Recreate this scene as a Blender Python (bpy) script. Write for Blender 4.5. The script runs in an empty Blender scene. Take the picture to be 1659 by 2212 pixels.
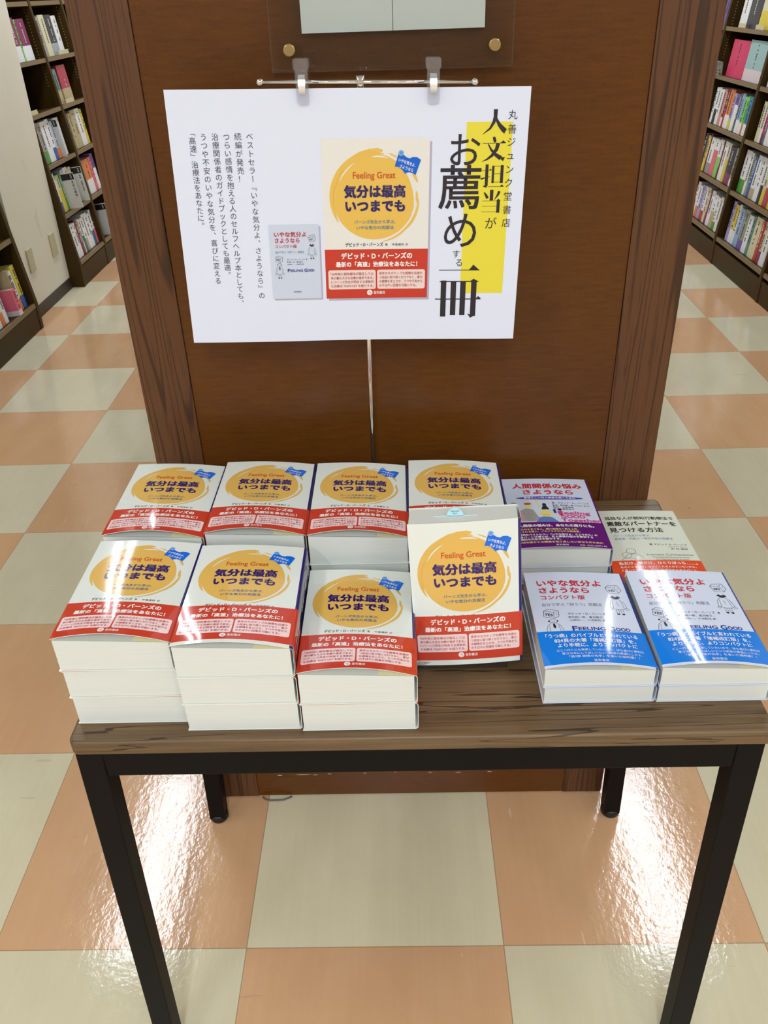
import bpy, bmesh, math, random
from mathutils import Vector, Matrix, Euler
from mathutils.geometry import tessellate_polygon

# ------------------------------------------------------------------ camera
SC = bpy.context.scene
COL = SC.collection
random.seed(7)

def add_camera():
    pitch, yaw, roll = 0.56133, 0.027027, -0.036507
    f = Vector((0, math.cos(pitch), -math.sin(pitch)))
    u = Vector((0, math.sin(pitch), math.cos(pitch)))
    r = Vector((1, 0, 0))
    Z = Matrix.Rotation(yaw, 3, 'Z')
    f, u, r = Z @ f, Z @ u, Z @ r
    c, s = math.cos(roll), math.sin(roll)
    r2, u2 = c * r + s * u, -s * r + c * u
    cd = bpy.data.cameras.new('camera')
    cd.sensor_fit = 'VERTICAL'
    cd.sensor_height = 24.0
    cd.lens = 1802.5 / 2212 * 24.0
    cd.clip_start = 0.02
    o = bpy.data.objects.new('camera', cd)
    M = Matrix((r2, u2, -f)).transposed().to_4x4()
    M.translation = Vector((0.29128, -0.82941, 1.41949))
    o.matrix_world = M
    COL.objects.link(o)
    SC.camera = o
add_camera()

# ------------------------------------------------------------------ world, lights, exposure
SC.view_settings.view_transform = 'Standard'
SC.view_settings.look = 'None'
SC.view_settings.gamma = 1.0
SC.view_settings.use_curve_mapping = False
SC.view_settings.exposure = -0.22
w = bpy.data.worlds.new('world')
SC.world = w
w.use_nodes = True
w.node_tree.nodes['Background'].inputs[0].default_value = (0.9, 0.95, 1.0, 1)
w.node_tree.nodes['Background'].inputs[1].default_value = 0.25

CEIL = 2.62
TUBE_W = 11.0
def tube_or_fill_light(x, y, power=TUBE_W, col=(0.955, 1.0, 1.10)):
    ld = bpy.data.lights.new('ceiling_tube_or_fill', 'AREA')
    ld.shape = 'RECTANGLE'
    ld.size, ld.size_y = 0.035, 1.22
    ld.energy = power
    ld.color = col
    o = bpy.data.objects.new('ceiling_tube_or_fill', ld)
    o.location = (x, y, CEIL - 0.05)
    COL.objects.link(o)
for fx in (-1.08, 1.56):
    for fy in (-4.70, -2.45, -0.20, 2.05, 4.30, 6.55):
        for dx in (-0.075, 0.075):
            tube_or_fill_light(fx + dx, fy, TUBE_W * (1.15 if fy < -1 else 0.42 if fy < 1 else 0.85 if fy < 3 else 1.15))      # power tuned row by row; front rows raised to brighten front faces

for fy in (-2.1, -3.9):  # added central fill lamps, brighten front faces and the floor under the table
    for dx in (-0.075, 0.075):
        tube_or_fill_light(0.24 + dx, fy, TUBE_W * 1.75)
# ------------------------------------------------------------------ helpers
def lin(c):
    c /= 255.0
    return c / 12.92 if c <= 0.04045 else ((c + 0.055) / 1.055) ** 2.4
def rgb(r, g, b):
    return (lin(r), lin(g), lin(b), 1.0)

def tag(o, label=None, cat=None, group=None, kind=None):
    if label: o['label'] = label
    if cat: o['category'] = cat
    if group: o['group'] = group
    if kind: o['kind'] = kind
    return o

def empty(name, loc=(0, 0, 0), rot=(0, 0, 0)):
    o = bpy.data.objects.new(name, None)
    o.empty_display_size = 0.05
    o.location = loc
    o.rotation_euler = rot
    COL.objects.link(o)
    return o

class MB:
    """collects faces with material slots; build() links them as ONE mesh object"""
    def __init__(s):
        s.v, s.f, s.m, s.mats, s.sm = [], [], [], [], []
    def slot(s, mat):
        if mat not in s.mats: s.mats.append(mat)
        return s.mats.index(mat)
    def face(s, pts, mat, smooth=False):
        i = len(s.v)
        s.v.extend([tuple(p) for p in pts])
        s.f.append(tuple(range(i, i + len(pts))))
        s.m.append(s.slot(mat)); s.sm.append(smooth)
    def mesh(s, verts, faces, mat, smooth=False):
        i = len(s.v)
        s.v.extend([tuple(p) for p in verts])
        k = s.slot(mat)
        for f in faces:
            s.f.append(tuple(a + i for a in f)); s.m.append(k); s.sm.append(smooth)
    def box(s, a, b, mat):
        x0, y0, z0 = a; x1, y1, z1 = b
        v = [(x0,y0,z0),(x1,y0,z0),(x1,y1,z0),(x0,y1,z0),(x0,y0,z1),(x1,y0,z1),(x1,y1,z1),(x0,y1,z1)]
        s.mesh(v, [(3,2,1,0),(4,5,6,7),(0,1,5,4),(1,2,6,5),(2,3,7,6),(3,0,4,7)], mat)
    def prism_y(s, poly, y0, y1, mat):
        """poly: list of (x,z); extruded along y"""
        n = len(poly)
        v = [(x, y0, z) for x, z in poly] + [(x, y1, z) for x, z in poly]
        fs = [tuple(range(n)), tuple(range(2*n-1, n-1, -1))]
        for i in range(n):
            j = (i + 1) % n
            fs.append((i, i + n, j + n, j))
        s.mesh(v, fs, mat)
    def grid(s, P, mat, smooth=True, flip=False):
        """P[i][j] 3D points"""
        n, m = len(P), len(P[0])
        v = [p for row in P for p in row]
        fs = []
        for i in range(n - 1):
            for j in range(m - 1):
                q = (i*m+j, i*m+j+1, (i+1)*m+j+1, (i+1)*m+j)
                fs.append(q[::-1] if flip else q)
        s.mesh(v, fs, mat, smooth)
    def tube(s, pts, r, mat, seg=12, cap=True):
        pts = [Vector(p) for p in pts]
        rings = []
        for i, p in enumerate(pts):
            d = (pts[min(i+1, len(pts)-1)] - pts[max(i-1, 0)]).normalized()
            a = Vector((0, 0, 1)) if abs(d.z) < 0.9 else Vector((1, 0, 0))
            x = d.cross(a).normalized(); y = d.cross(x).normalized()
            rr = r[i] if isinstance(r, (list, tuple)) else r
            rings.append([p + x*math.cos(t)*rr + y*math.sin(t)*rr for t in [2*math.pi*k/seg for k in range(seg)]])
        v = [q for ring in rings for q in ring]
        fs = []
        for i in range(len(pts)-1):
            for k in range(seg):
                k2 = (k+1) % seg
                fs.append((i*seg+k, (i+1)*seg+k, (i+1)*seg+k2, i*seg+k2))
        s.mesh(v, fs, mat, True)
        if cap:
            s.face(rings[0][::1], mat); s.face(rings[-1][::-1], mat)
    def build(s, name, parent=None, bevel=0.0, segs=2, fix=True):
        me = bpy.data.meshes.new(name)
        me.from_pydata(s.v, [], s.f)
        for m in s.mats: me.materials.append(m)
        me.polygons.foreach_set('material_index', s.m)
        me.polygons.foreach_set('use_smooth', s.sm)
        me.update()
        if fix:
            bm = bmesh.new(); bm.from_mesh(me)
            bmesh.ops.remove_doubles(bm, verts=bm.verts, dist=1e-6)
            bmesh.ops.recalc_face_normals(bm, faces=bm.faces)
            if bevel > 0:
                es = [e for e in bm.edges if len(e.link_faces) == 2 and e.calc_face_angle(0) > 0.6]
                bmesh.ops.bevel(bm, geom=es, offset=bevel, segments=segs, affect='EDGES', profile=0.5, clamp_overlap=True)
            bm.to_mesh(me); bm.free()
        o = bpy.data.objects.new(name, me)
        COL.objects.link(o)
        if parent is not None: o.parent = parent
        return o

def copy_tree(root):
    r = root.copy(); COL.objects.link(r)
    for ch in list(root.children):
        c = ch.copy(); COL.objects.link(c); c.parent = r
        for g in list(ch.children):
            d = g.copy(); COL.objects.link(d); d.parent = c
    return r

# ------------------------------------------------------------------ materials
MATS = {}
def nt(name):
    m = bpy.data.materials.new(name); m.use_nodes = True
    return m, m.node_tree.nodes, m.node_tree.links, m.node_tree.nodes['Principled BSDF']
def plain(name, col, rough=0.5, metal=0.0, spec=0.5, coat=0.0, coat_rough=0.05):
    if name in MATS: return MATS[name]
    m, n, l, b = nt(name)
    b.inputs['Base Color'].default_value = col
    b.inputs['Roughness'].default_value = rough
    b.inputs['Metallic'].default_value = metal
    b.inputs['Specular IOR Level'].default_value = spec
    b.inputs['Coat Weight'].default_value = coat
    b.inputs['Coat Roughness'].default_value = coat_rough
    MATS[name] = m
    return m
class NG:
    def __init__(s, n, l): s.n, s.l = n, l
    def put(s, sock, v):
        if hasattr(v, 'links') or isinstance(v, bpy.types.NodeSocket): s.l.new(v, sock)
        else: sock.default_value = v
    def math(s, op, a, b=0.0, c=None):
        k = s.n.new('ShaderNodeMath'); k.operation = op
        s.put(k.inputs[0], a); s.put(k.inputs[1], b)
        if c is not None: s.put(k.inputs[2], c)
        return k.outputs[0]
    def mapping(s, vec, scale=(1,1,1), loc=(0,0,0)):
        k = s.n.new('ShaderNodeMapping'); s.l.new(vec, k.inputs[0])
        k.inputs['Scale'].default_value = scale; k.inputs['Location'].default_value = loc
        return k.outputs[0]
    def obj(s):
        return s.n.new('ShaderNodeTexCoord').outputs['Object']
    def noise(s, vec, scale, detail=4, rough=0.5, dist=0.0):
        k = s.n.new('ShaderNodeTexNoise'); s.l.new(vec, k.inputs['Vector'])
        k.inputs['Scale'].default_value = scale; k.inputs['Detail'].default_value = detail
        k.inputs['Roughness'].default_value = rough; k.inputs['Distortion'].default_value = dist
        return k.outputs['Fac']
    def ramp(s, fac, stops):
        k = s.n.new('ShaderNodeValToRGB'); s.l.new(fac, k.inputs[0])
        e = k.color_ramp.elements
        while len(e) < len(stops): e.new(0.5)
        for el, (p, c) in zip(e, stops): el.position = p; el.color = c
        return k.outputs[0]
    def mix(s, fac, a, b, mode='MIX'):
        k = s.n.new('ShaderNodeMix'); k.data_type = 'RGBA'; k.blend_type = mode
        s.put(k.inputs[0], fac); s.put(k.inputs[6], a); s.put(k.inputs[7], b)
        return k.outputs[2]
    def xyz(s, vec):
        k = s.n.new('ShaderNodeSeparateXYZ'); s.l.new(vec, k.inputs[0]); return k.outputs
    def bump(s, h, strength, dist=0.01):
        k = s.n.new('ShaderNodeBump'); s.l.new(h, k.inputs['Height'])
        k.inputs['Strength'].default_value = strength; k.inputs['Distance'].default_value = dist
        return k.outputs[0]

def mat_floor():
    m, n, l, b = nt('vinyl_tiles'); g = NG(n, l)
    P = g.obj(); x, y, z = g.xyz(P)
    T = 0.45
    fx = g.math('DIVIDE', x, T); fy = g.math('DIVIDE', y, T)
    ix = g.math('FLOOR', fx); iy = g.math('FLOOR', fy)
    par = g.math('MODULO', g.math('ADD', g.math('ADD', ix, iy), 1000.0), 2.0)
    cb = n.new('ShaderNodeCombineXYZ'); l.new(ix, cb.inputs[0]); l.new(iy, cb.inputs[1])
    wn = n.new('ShaderNodeTexWhiteNoise'); l.new(cb.outputs[0], wn.inputs['Vector'])
    cloud = g.noise(g.mapping(P, (3, 1.6, 1)), 3.0, 5, 0.55)
    streak = g.noise(g.mapping(P, (90, 3.0, 1)), 1.0, 3, 0.6)
    beige = g.mix(cloud, rgb(202, 194, 163), rgb(218, 211, 182))
    orange = g.mix(cloud, rgb(197, 154, 113), rgb(212, 172, 132))
    col = g.mix(par, beige, orange)
    k = g.math('MULTIPLY_ADD', wn.outputs['Value'], 0.10, 0.95)
    k2 = g.math('MULTIPLY_ADD', streak, 0.10, 0.95)
    kk = g.math('MULTIPLY', k, k2)
    cc = n.new('ShaderNodeCombineColor')
    for i in range(3): l.new(kk, cc.inputs[i])
    col = g.mix(1.0, col, cc.outputs[0], 'MULTIPLY')
    # scuffs: pale thin streaks running down the aisle, and brown smears across it
    sc = g.noise(g.mapping(P, (55, 7, 1), (3.1, 1.7, 0)), 1.0, 2, 0.5)
    sc2 = g.noise(P, 2.3, 2, 0.5)
    scf = g.math('MULTIPLY', g.math('GREATER_THAN', sc, 0.73), g.math('GREATER_THAN', sc2, 0.52))
    col = g.mix(g.math('MULTIPLY', scf, 0.35), col, rgb(228, 218, 200))
    sm = g.noise(g.mapping(P, (7, 60, 1), (1.3, 4.7, 0)), 1.0, 2, 0.5)
    smf = g.math('MULTIPLY', g.math('GREATER_THAN', sm, 0.72), g.math('GREATER_THAN', g.noise(P, 1.9, 1, 0.5), 0.55))
    col = g.mix(g.math('MULTIPLY', smf, 0.22), col, rgb(150, 118, 80))
    dots = n.new('ShaderNodeTexVoronoi'); l.new(P, dots.inputs['Vector']); dots.inputs['Scale'].default_value = 7.0
    col = g.mix(g.math('MULTIPLY', g.math('LESS_THAN', dots.outputs['Distance'], 0.018), 0.6), col, rgb(95, 70, 48))
    # seams
    def edge(f):
        fr = g.math('FRACT', f)
        return g.math('MINIMUM', fr, g.math('SUBTRACT', 1.0, fr))
    e = g.math('MINIMUM', edge(fx), edge(fy))
    seam = g.math('LESS_THAN', e, 0.0021)
    col = g.mix(g.math('MULTIPLY', seam, 0.55), col, rgb(120, 92, 66))
    l.new(col, b.inputs['Base Color'])
    rr = g.math('MULTIPLY_ADD', g.noise(g.mapping(P, (14, 5, 1)), 2.0, 4, 0.6), 0.13, 0.045)
    l.new(rr, b.inputs['Roughness'])
    b.inputs['Specular IOR Level'].default_value = 0.7
    h = g.math('ADD', g.math('MULTIPLY', g.noise(g.mapping(P, (1, 0.6, 1)), 60.0, 3, 0.6), 0.6), g.math('MULTIPLY', g.noise(P, 120.0, 2, 0.5), 0.25))
    l.new(g.bump(h, 0.075, 0.008), b.inputs['Normal'])
    return m

def mat_oak(name='oak_stile', ax='z', seed=0.0, dark=rgb(44, 25, 13), mid=rgb(80, 49, 27), light=rgb(101, 65, 37), rings=15.0, sc=1.0, rough=0.42, xf=17.0):
    """grain along ax, cathedral figure from the contour lines of a stretched noise"""
    m, n, l, b = nt(name); g = NG(n, l)
    P = g.obj()
    s = {'z': (xf, xf, 0.6), 'x': (0.6, xf, xf), 'y': (xf, 0.6, xf)}[ax]
    s = tuple(a * sc for a in s)
    V = g.mapping(P, s, (seed, seed * 0.7, seed * 1.3))
    base = g.noise(V, 1.0, 2.0, 0.30, 0.10)
    fr = g.math('FRACT', g.math('MULTIPLY', base, rings))
    s2 = {'z': (420, 420, 9), 'x': (9, 420, 420), 'y': (420, 9, 420)}[ax]
    pores = g.noise(g.mapping(P, s2), 1.0, 2, 0.6)
    s3 = {'z': (60, 60, 2.2), 'x': (2.2, 60, 60), 'y': (60, 2.2, 60)}[ax]
    streak = g.noise(g.mapping(P, s3, (seed, 0, 0)), 1.0, 3, 0.6)
    f1 = g.math('POWER', g.math('PINGPONG', fr, 0.5), 1.0)
    tone = g.noise(g.mapping(P, {'z': (7, 7, 1.5), 'x': (1.5, 7, 7), 'y': (7, 1.5, 7)}[ax], (seed, 2, 1)), 1.0, 3, 0.5)
    c0 = g.mix(tone, mid, light)
    line = n.new('ShaderNodeMapRange'); l.new(g.math('ADD', f1, g.math('MULTIPLY', g.math('SUBTRACT', streak, 0.5), 0.35)), line.inputs[0])
    line.inputs[1].default_value = 0.02; line.inputs[2].default_value = 0.17; line.inputs[3].default_value = 0.72; line.inputs[4].default_value = 0.0; line.interpolation_type = 'SMOOTHSTEP'
    c = g.mix(line.outputs[0], c0, dark)
    sk = n.new('ShaderNodeMath'); sk.operation = 'MULTIPLY'; sk.use_clamp = True
    l.new(g.math('SUBTRACT', 0.46, streak), sk.inputs[0]); sk.inputs[1].default_value = 1.1
    c = g.mix(sk.outputs[0], c, dark)
    c = g.mix(g.math('MULTIPLY', g.math('GREATER_THAN', pores, 0.60), 0.45), c, dark)
    l.new(c, b.inputs['Base Color'])
    b.inputs['Roughness'].default_value = rough
    b.inputs['Specular IOR Level'].default_value = 0.35
    l.new(g.bump(g.math('ADD', pores, g.math('MULTIPLY', fr, -0.4)), 0.12, 0.002), b.inputs['Normal'])
    return m

def mat_panel():
    m, n, l, b = nt('varnished_panel'); g = NG(n, l)
    P = g.obj()
    a = g.noise(g.mapping(P, (26, 26, 200)), 1.0, 3, 0.6)
    c = g.noise(g.mapping(P, (2.2, 2.2, 5)), 1.0, 3, 0.5)
    sp = g.noise(g.mapping(P, (500, 500, 700)), 1.0, 1, 0.5)
    k = g.math('ADD', g.math('MULTIPLY', a, 0.55), g.math('MULTIPLY', c, 0.45))
    col = g.ramp(k, [(0.25, rgb(76, 42, 9)), (0.55, rgb(94, 54, 12)), (0.8, rgb(108, 65, 17))])
    col = g.mix(g.math('MULTIPLY', g.math('GREATER_THAN', sp, 0.62), 0.35), col, rgb(66, 33, 8))
    l.new(col, b.inputs['Base Color'])
    b.inputs['Roughness'].default_value = 0.32
    b.inputs['Specular IOR Level'].default_value = 0.3
    l.new(g.bump(a, 0.05, 0.001), b.inputs['Normal'])
    return m

def mat_table():
    m, n, l, b = nt('tabletop_wood'); g = NG(n, l)
    P = g.obj()
    base = g.noise(g.mapping(P, (1.6, 15, 15)), 1.0, 4, 0.55, 0.4)
    fine = g.noise(g.mapping(P, (6, 190, 190)), 1.0, 4, 0.65)
    cr = g.noise(g.mapping(P, (1.5, 40, 40), (0.7, 0.2, 0)), 1.0, 3, 0.55, 0.35)
    k = g.math('ADD', g.math('MULTIPLY', base, 0.45), g.math('MULTIPLY', fine, 0.55))
    c = g.ramp(k, [(0.3, rgb(72, 54, 34)), (0.5, rgb(100, 79, 53)), (0.7, rgb(124, 101, 72))])
    d = g.math('ABSOLUTE', g.math('SUBTRACT', cr, 0.5))
    crack = g.math('MULTIPLY', g.math('LESS_THAN', d, 0.009), g.math('GREATER_THAN', g.noise(g.mapping(P, (2.4, 14, 14)), 1.0, 2, 0.5), 0.47))
    c = g.mix(g.math('MULTIPLY', crack, 0.8), c, rgb(30, 22, 16))
    l.new(c, b.inputs['Base Color'])
    b.inputs['Roughness'].default_value = 0.42
    b.inputs['Specular IOR Level'].default_value = 0.4
    l.new(g.bump(g.math('SUBTRACT', fine, crack), 0.15, 0.002), b.inputs['Normal'])
    return m

def mat_pages(name='page_edges', c0=rgb(198, 202, 195), c1=rgb(218, 223, 218)):
    m, n, l, b = nt(name); g = NG(n, l)
    P = g.obj()
    a = g.noise(g.mapping(P, (3, 3, 1500)), 1.0, 3, 0.7)
    c = g.mix(a, c0, c1)
    l.new(c, b.inputs['Base Color'])
    b.inputs['Roughness'].default_value = 0.75
    b.inputs['Specular IOR Level'].default_value = 0.2
    l.new(g.bump(a, 0.08, 0.0008), b.inputs['Normal'])
    return m

def mat_wall():
    m, n, l, b = nt('painted_wall'); g = NG(n, l)
    P = g.obj()
    a = g.noise(g.mapping(P, (1.5, 1.5, 0.8)), 2.0, 4, 0.6)
    c = g.mix(a, rgb(216, 212, 192), rgb(232, 229, 212))
    s = g.noise(g.mapping(P, (3, 4, 1.2), (2, 1, 0)), 1.6, 3, 0.6)
    c = g.mix(g.math('MULTIPLY', g.math('GREATER_THAN', s, 0.66), 0.12), c, rgb(120, 116, 108))
    l.new(c, b.inputs['Base Color']); b.inputs['Roughness'].default_value = 0.55
    return m

def mat_laminate():
    m, n, l, b = nt('brown_laminate'); g = NG(n, l)
    P = g.obj()
    a = g.noise(g.mapping(P, (12, 12, 3)), 1.0, 3, 0.6)
    c = g.mix(a, rgb(54, 38, 6), rgb(70, 50, 12))
    l.new(c, b.inputs['Base Color']); b.inputs['Roughness'].default_value = 0.5; b.inputs['Specular IOR Level'].default_value = 0.18
    return m

def mat_clear(name, rough=0.0, tint=(1, 1, 1, 1)):
    m, n, l, b = nt(name)
    b.inputs['Base Color'].default_value = tint
    b.inputs['Transmission Weight'].default_value = 1.0
    b.inputs['Roughness'].default_value = rough
    b.inputs['IOR'].default_value = 1.49
    return m

FLOOR, PANEL, TABLE, PAGES, WALL, LAM = mat_floor(), mat_panel(), mat_table(), mat_pages(), mat_wall(), mat_laminate()
OAK_A, OAK_B = mat_oak('oak_stile_a', seed=1.3), mat_oak('oak_stile_b', seed=8.1, rings=15.0, xf=23.0)
EDGE = plain('shelf_edging', rgb(118, 97, 66), 0.35)
ACRYL = mat_clear('clear_acrylic')
CLEARP = mat_clear('clear_plastic', 0.06, (0.93, 0.95, 1, 1))
CLEARP.node_tree.nodes['Principled BSDF'].inputs['Transmission Weight'].default_value = 0.96
SPRING = plain('spring_steel', rgb(236, 238, 240), 0.4, 0.55)
CHROME = plain('chrome', rgb(225, 226, 230), 0.08, 1.0)
BRASS = plain('brass', rgb(198, 172, 118), 0.3, 1.0)
BLACK = plain('black_powder_coat', rgb(12, 11, 10), 0.5, spec=0.10)
RUBBER = plain('black_rubber', rgb(14, 14, 14), 0.5)
DARKGAP = plain('dark_gap', rgb(18, 12, 8), 0.8)
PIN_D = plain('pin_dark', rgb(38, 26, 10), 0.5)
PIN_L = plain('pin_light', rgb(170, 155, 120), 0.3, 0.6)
PAPER = plain('poster_paper', rgb(216, 223, 240), 0.55, spec=0.3)
NOTICE = plain('notice_paper', rgb(230, 242, 235), 0.6)
TAGP = plain('tag_plastic', rgb(196, 186, 150), 0.35)
WHITEP = plain('divider_plastic', rgb(210, 213, 208), 0.35)

GLOSS = dict(rough=0.08, spec=0.5)
def ink(name, r, g, b, **k):
    d = dict(GLOSS); d.update(k)
    return plain('ink_' + name, rgb(r, g, b), d['rough'], 0.0, d['spec'])
C_WHITE = ink('cream_white', 217, 224, 217)
C_BLUEW = ink('cool_white', 202, 213, 232)
C_CREAM = ink('pale_cream', 209, 216, 200)
C_NAVY = ink('navy', 40, 32, 104)
C_TITLE = ink('title_navy', 44, 26, 100)
C_SUN = ink('sun', 216, 175, 88)
C_ORANGE = ink('orange_text', 196, 84, 30)
C_SUB = ink('subtitle_blue', 56, 104, 140)
C_BLK = ink('black', 40, 40, 44)
C_BLUE = ink('blue', 10, 104, 214)
C_RED = ink('band_red', 194, 62, 42)
C_PINK = ink('box_pink', 234, 208, 208)
C_REDTXT = ink('box_text', 178, 60, 60)
C_WTXT = ink('white_text', 238, 236, 232)
C_BBLUE = ink('band_blue', 14, 122, 222)
C_BRED = ink('title_red', 190, 44, 56)
C_GREY = ink('grey_text', 96, 104, 104)
C_DBLUE = ink('latin_blue', 34, 52, 140)
C_PURP = ink('band_purple', 92, 16, 112)
C_YTXT = ink('yellow_text', 232, 214, 120)
C_VIOL = ink('violet', 74, 66, 170)
C_MAG = ink('magenta', 204, 70, 140)
C_ORED = ink('band_orange', 220, 76, 36)
C_LBLUE = ink('light_blue_text', 96, 124, 190)
C_GREY2 = ink('grey_wash', 160, 158, 156)
C_ROSE = ink('rose_wash', 216, 160, 160)
C_FACE = ink('face', 226, 214, 130)
C_FLYY = plain('flyleaf_yellow', rgb(226, 222, 178), 0.6)
C_FLYB = plain('flyleaf_white', rgb(206, 208, 200), 0.5)

# poster inks are matte
def pink_(name, r, g, b): return plain('print_' + name, rgb(r, g, b), 0.55, spec=0.3)
P_COV, P_COVS = pink_('cover', 222, 222, 216), pink_('small_cover', 196, 206, 224)
P_SHADOW = pink_('drop_shade', 172, 170, 192)
P_YEL = pink_('yellow', 222, 210, 62)
P_TXT = pink_('black', 44, 38, 44)
P_SER = pink_('body', 66, 64, 78)

# ------------------------------------------------------------------ lettering and flat art (u right, v down, in mm)
_TC = {}
def glyphs(s, bold=0.0):
    k = (s, bold)
    if k in _TC: return _TC[k]
    c = bpy.data.curves.new('lettering', 'FONT')
    c.body = s; c.size = 1.0; c.offset = bold; c.resolution_u = 3
    o = bpy.data.objects.new('lettering', c)
    me = bpy.data.meshes.new_from_object(o)
    vs = [(v.co.x, v.co.y) for v in me.vertices]
    fs = [tuple(p.vertices) for p in me.polygons]
    bpy.data.objects.remove(o); bpy.data.curves.remove(c); bpy.data.meshes.remove(me)
    _TC[k] = (vs, fs)
    return _TC[k]

class Art:
    def __init__(s): s.items = []          # (material, verts2d, faces, layer)
    def add(s, mat, v, f, layer=1): s.items.append((mat, v, f, layer))
    def text(s, mat, t, u, v, size, width=None, bold=0.0, align='L', layer=3, rot=0.0, slant=0.0):
        """(u, v): left / middle of the em box centre line; width fits the ink to that width"""
        vs, fs = glyphs(t)
        if not vs: return
        x0 = min(a for a, _ in vs); x1 = max(a for a, _ in vs)
        kx = size if width is None else width / (x1 - x0)
        off = {'L': x0, 'C': (x0 + x1) / 2, 'R': x1}[align]
        ca, sa = math.cos(rot), math.sin(rot)
        out = []
        for a, b in vs:
            du = (a - off) * kx; dv = -(b - 0.38) * size
            du -= dv * slant
            out.append((u + du * ca - dv * sa, v + du * sa + dv * ca))
        s.fat(mat, out, fs, layer, bold * size)
    def fat(s, mat, out, fs, layer, h):
        """heavier weight: the same letters overprinted a hair apart"""
        if h <= 0: s.add(mat, out, fs, layer); return
        for i, (a, b) in enumerate(((h, h), (-h, h), (h, -h), (-h, -h))):
            s.add(mat, [(x + a, y + b) for x, y in out], fs, layer + 0.06*i)
    def char_v(s, mat, ch, u, v, size, bold=0.0, layer=3, sx=1.0):
        """one character with its em box centred on (u, v), set for vertical writing"""
        vs, fs = glyphs(ch)
        if not vs: return
        out = []
        for a, b in vs:
            x = (a - 0.5) * size * sx; y = -(b - 0.38) * size
            if ch in 'ー「」『』': x, y = -y, x
            if ch in '、。': x += 0.55 * size; y -= 0.55 * size
            out.append((u + x, v + y))
        s.fat(mat, out, fs, layer, bold * size)
    def poly(s, mat, pts, layer=1):
        t = tessellate_polygon([[Vector((a, b, 0)) for a, b in pts]])
        s.add(mat, list(pts), [tuple(x) for x in t], layer)
    def rect(s, mat, a, b, c, d, layer=1): s.poly(mat, [(a, b), (c, b), (c, d), (a, d)], layer)
    def rrect(s, mat, a, b, c, d, r, layer=2):
        pts = []
        for cx, cy, t0 in ((c-r, b+r, -90), (c-r, d-r, 0), (a+r, d-r, 90), (a+r, b+r, 180)):
            for k in range(5):
                t = math.radians(t0 + 22.5*k); pts.append((cx + r*math.cos(t), cy + r*math.sin(t)))
        s.poly(mat, pts, layer)
    def disc(s, mat, cx, cy, rx, ry=None, layer=2, seg=28, rot=0.0):
        ry = ry or rx
        ca, sa = math.cos(rot), math.sin(rot)
        pts = []
        for k in range(seg):
            t = 2*math.pi*k/seg; x, y = rx*math.cos(t), ry*math.sin(t)
            pts.append((cx + x*ca - y*sa, cy + x*sa + y*ca))
        s.poly(mat, pts, layer)
    def stroke(s, mat, pts, wd, layer=2):
        """polyline with a width (number or one per point)"""
        n = len(pts); L, R = [], []
        for i in range(n):
            a = pts[max(i-1, 0)]; b = pts[min(i+1, n-1)]
            dx, dy = b[0]-a[0], b[1]-a[1]; q = math.hypot(dx, dy) or 1
            ww = (wd[i] if isinstance(wd, (list, tuple)) else wd) / 2
            L.append((pts[i][0] - dy/q*ww, pts[i][1] + dx/q*ww)); R.append((pts[i][0] + dy/q*ww, pts[i][1] - dx/q*ww))
        s.add(mat, L + R, [(i, i+1, n+i+1, n+i) for i in range(n-1)], layer)
    def arc(s, mat, cx, cy, r, t0, t1, w0, layer=2, n=20, taper=True, ry=None):
        ry = ry or r
        pts, ws = [], []
        for k in range(n+1):
            q = k/n; t = math.radians(t0 + (t1-t0)*q)
            pts.append((cx + r*math.cos(t), cy + ry*math.sin(t)))
            ws.append(w0 * (max(0.05, math.sin(math.pi*min(1, max(0, q)))) ** 0.6 if taper else 1))
        s.stroke(mat, pts, ws, layer)
    def emit(s, mb, P, maxlen=5.0, du=0.0, dv=0.0, k=1.0):
        """P(u, v, layer) -> 3D point. Long triangles are split so that they follow a curved sheet."""
        for mat, vs, fs, layer in s.items:
            vs2 = [(a*k + du, b*k + dv) for a, b in vs]
            out, idx = [], []
            tris = []
            for f in fs:
                for j in range(1, len(f)-1): tris.append((vs2[f[0]], vs2[f[j]], vs2[f[j+1]]))
            stack = tris; done = []
            while stack:
                a, b, c = stack.pop()
                ls = (math.dist(a, b), math.dist(b, c), math.dist(c, a)); m = max(ls)
                if m <= maxlen: done.append((a, b, c)); continue
                i = ls.index(m)
                if i == 1: a, b, c = b, c, a
                elif i == 2: a, b, c = c, a, b
                h = ((a[0]+b[0])/2, (a[1]+b[1])/2)
                stack += [(a, h, c), (h, b, c)]
            pos = {}
            for t in done:
                f = []
                for q in t:
                    if q not in pos:
                        pos[q] = len(out); out.append(P(q[0], q[1], layer))
                    f.append(pos[q])
                if len(set(f)) == 3: idx.append(f)
            mb.mesh(out, [tuple(f) for f in idx], mat, True)

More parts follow.
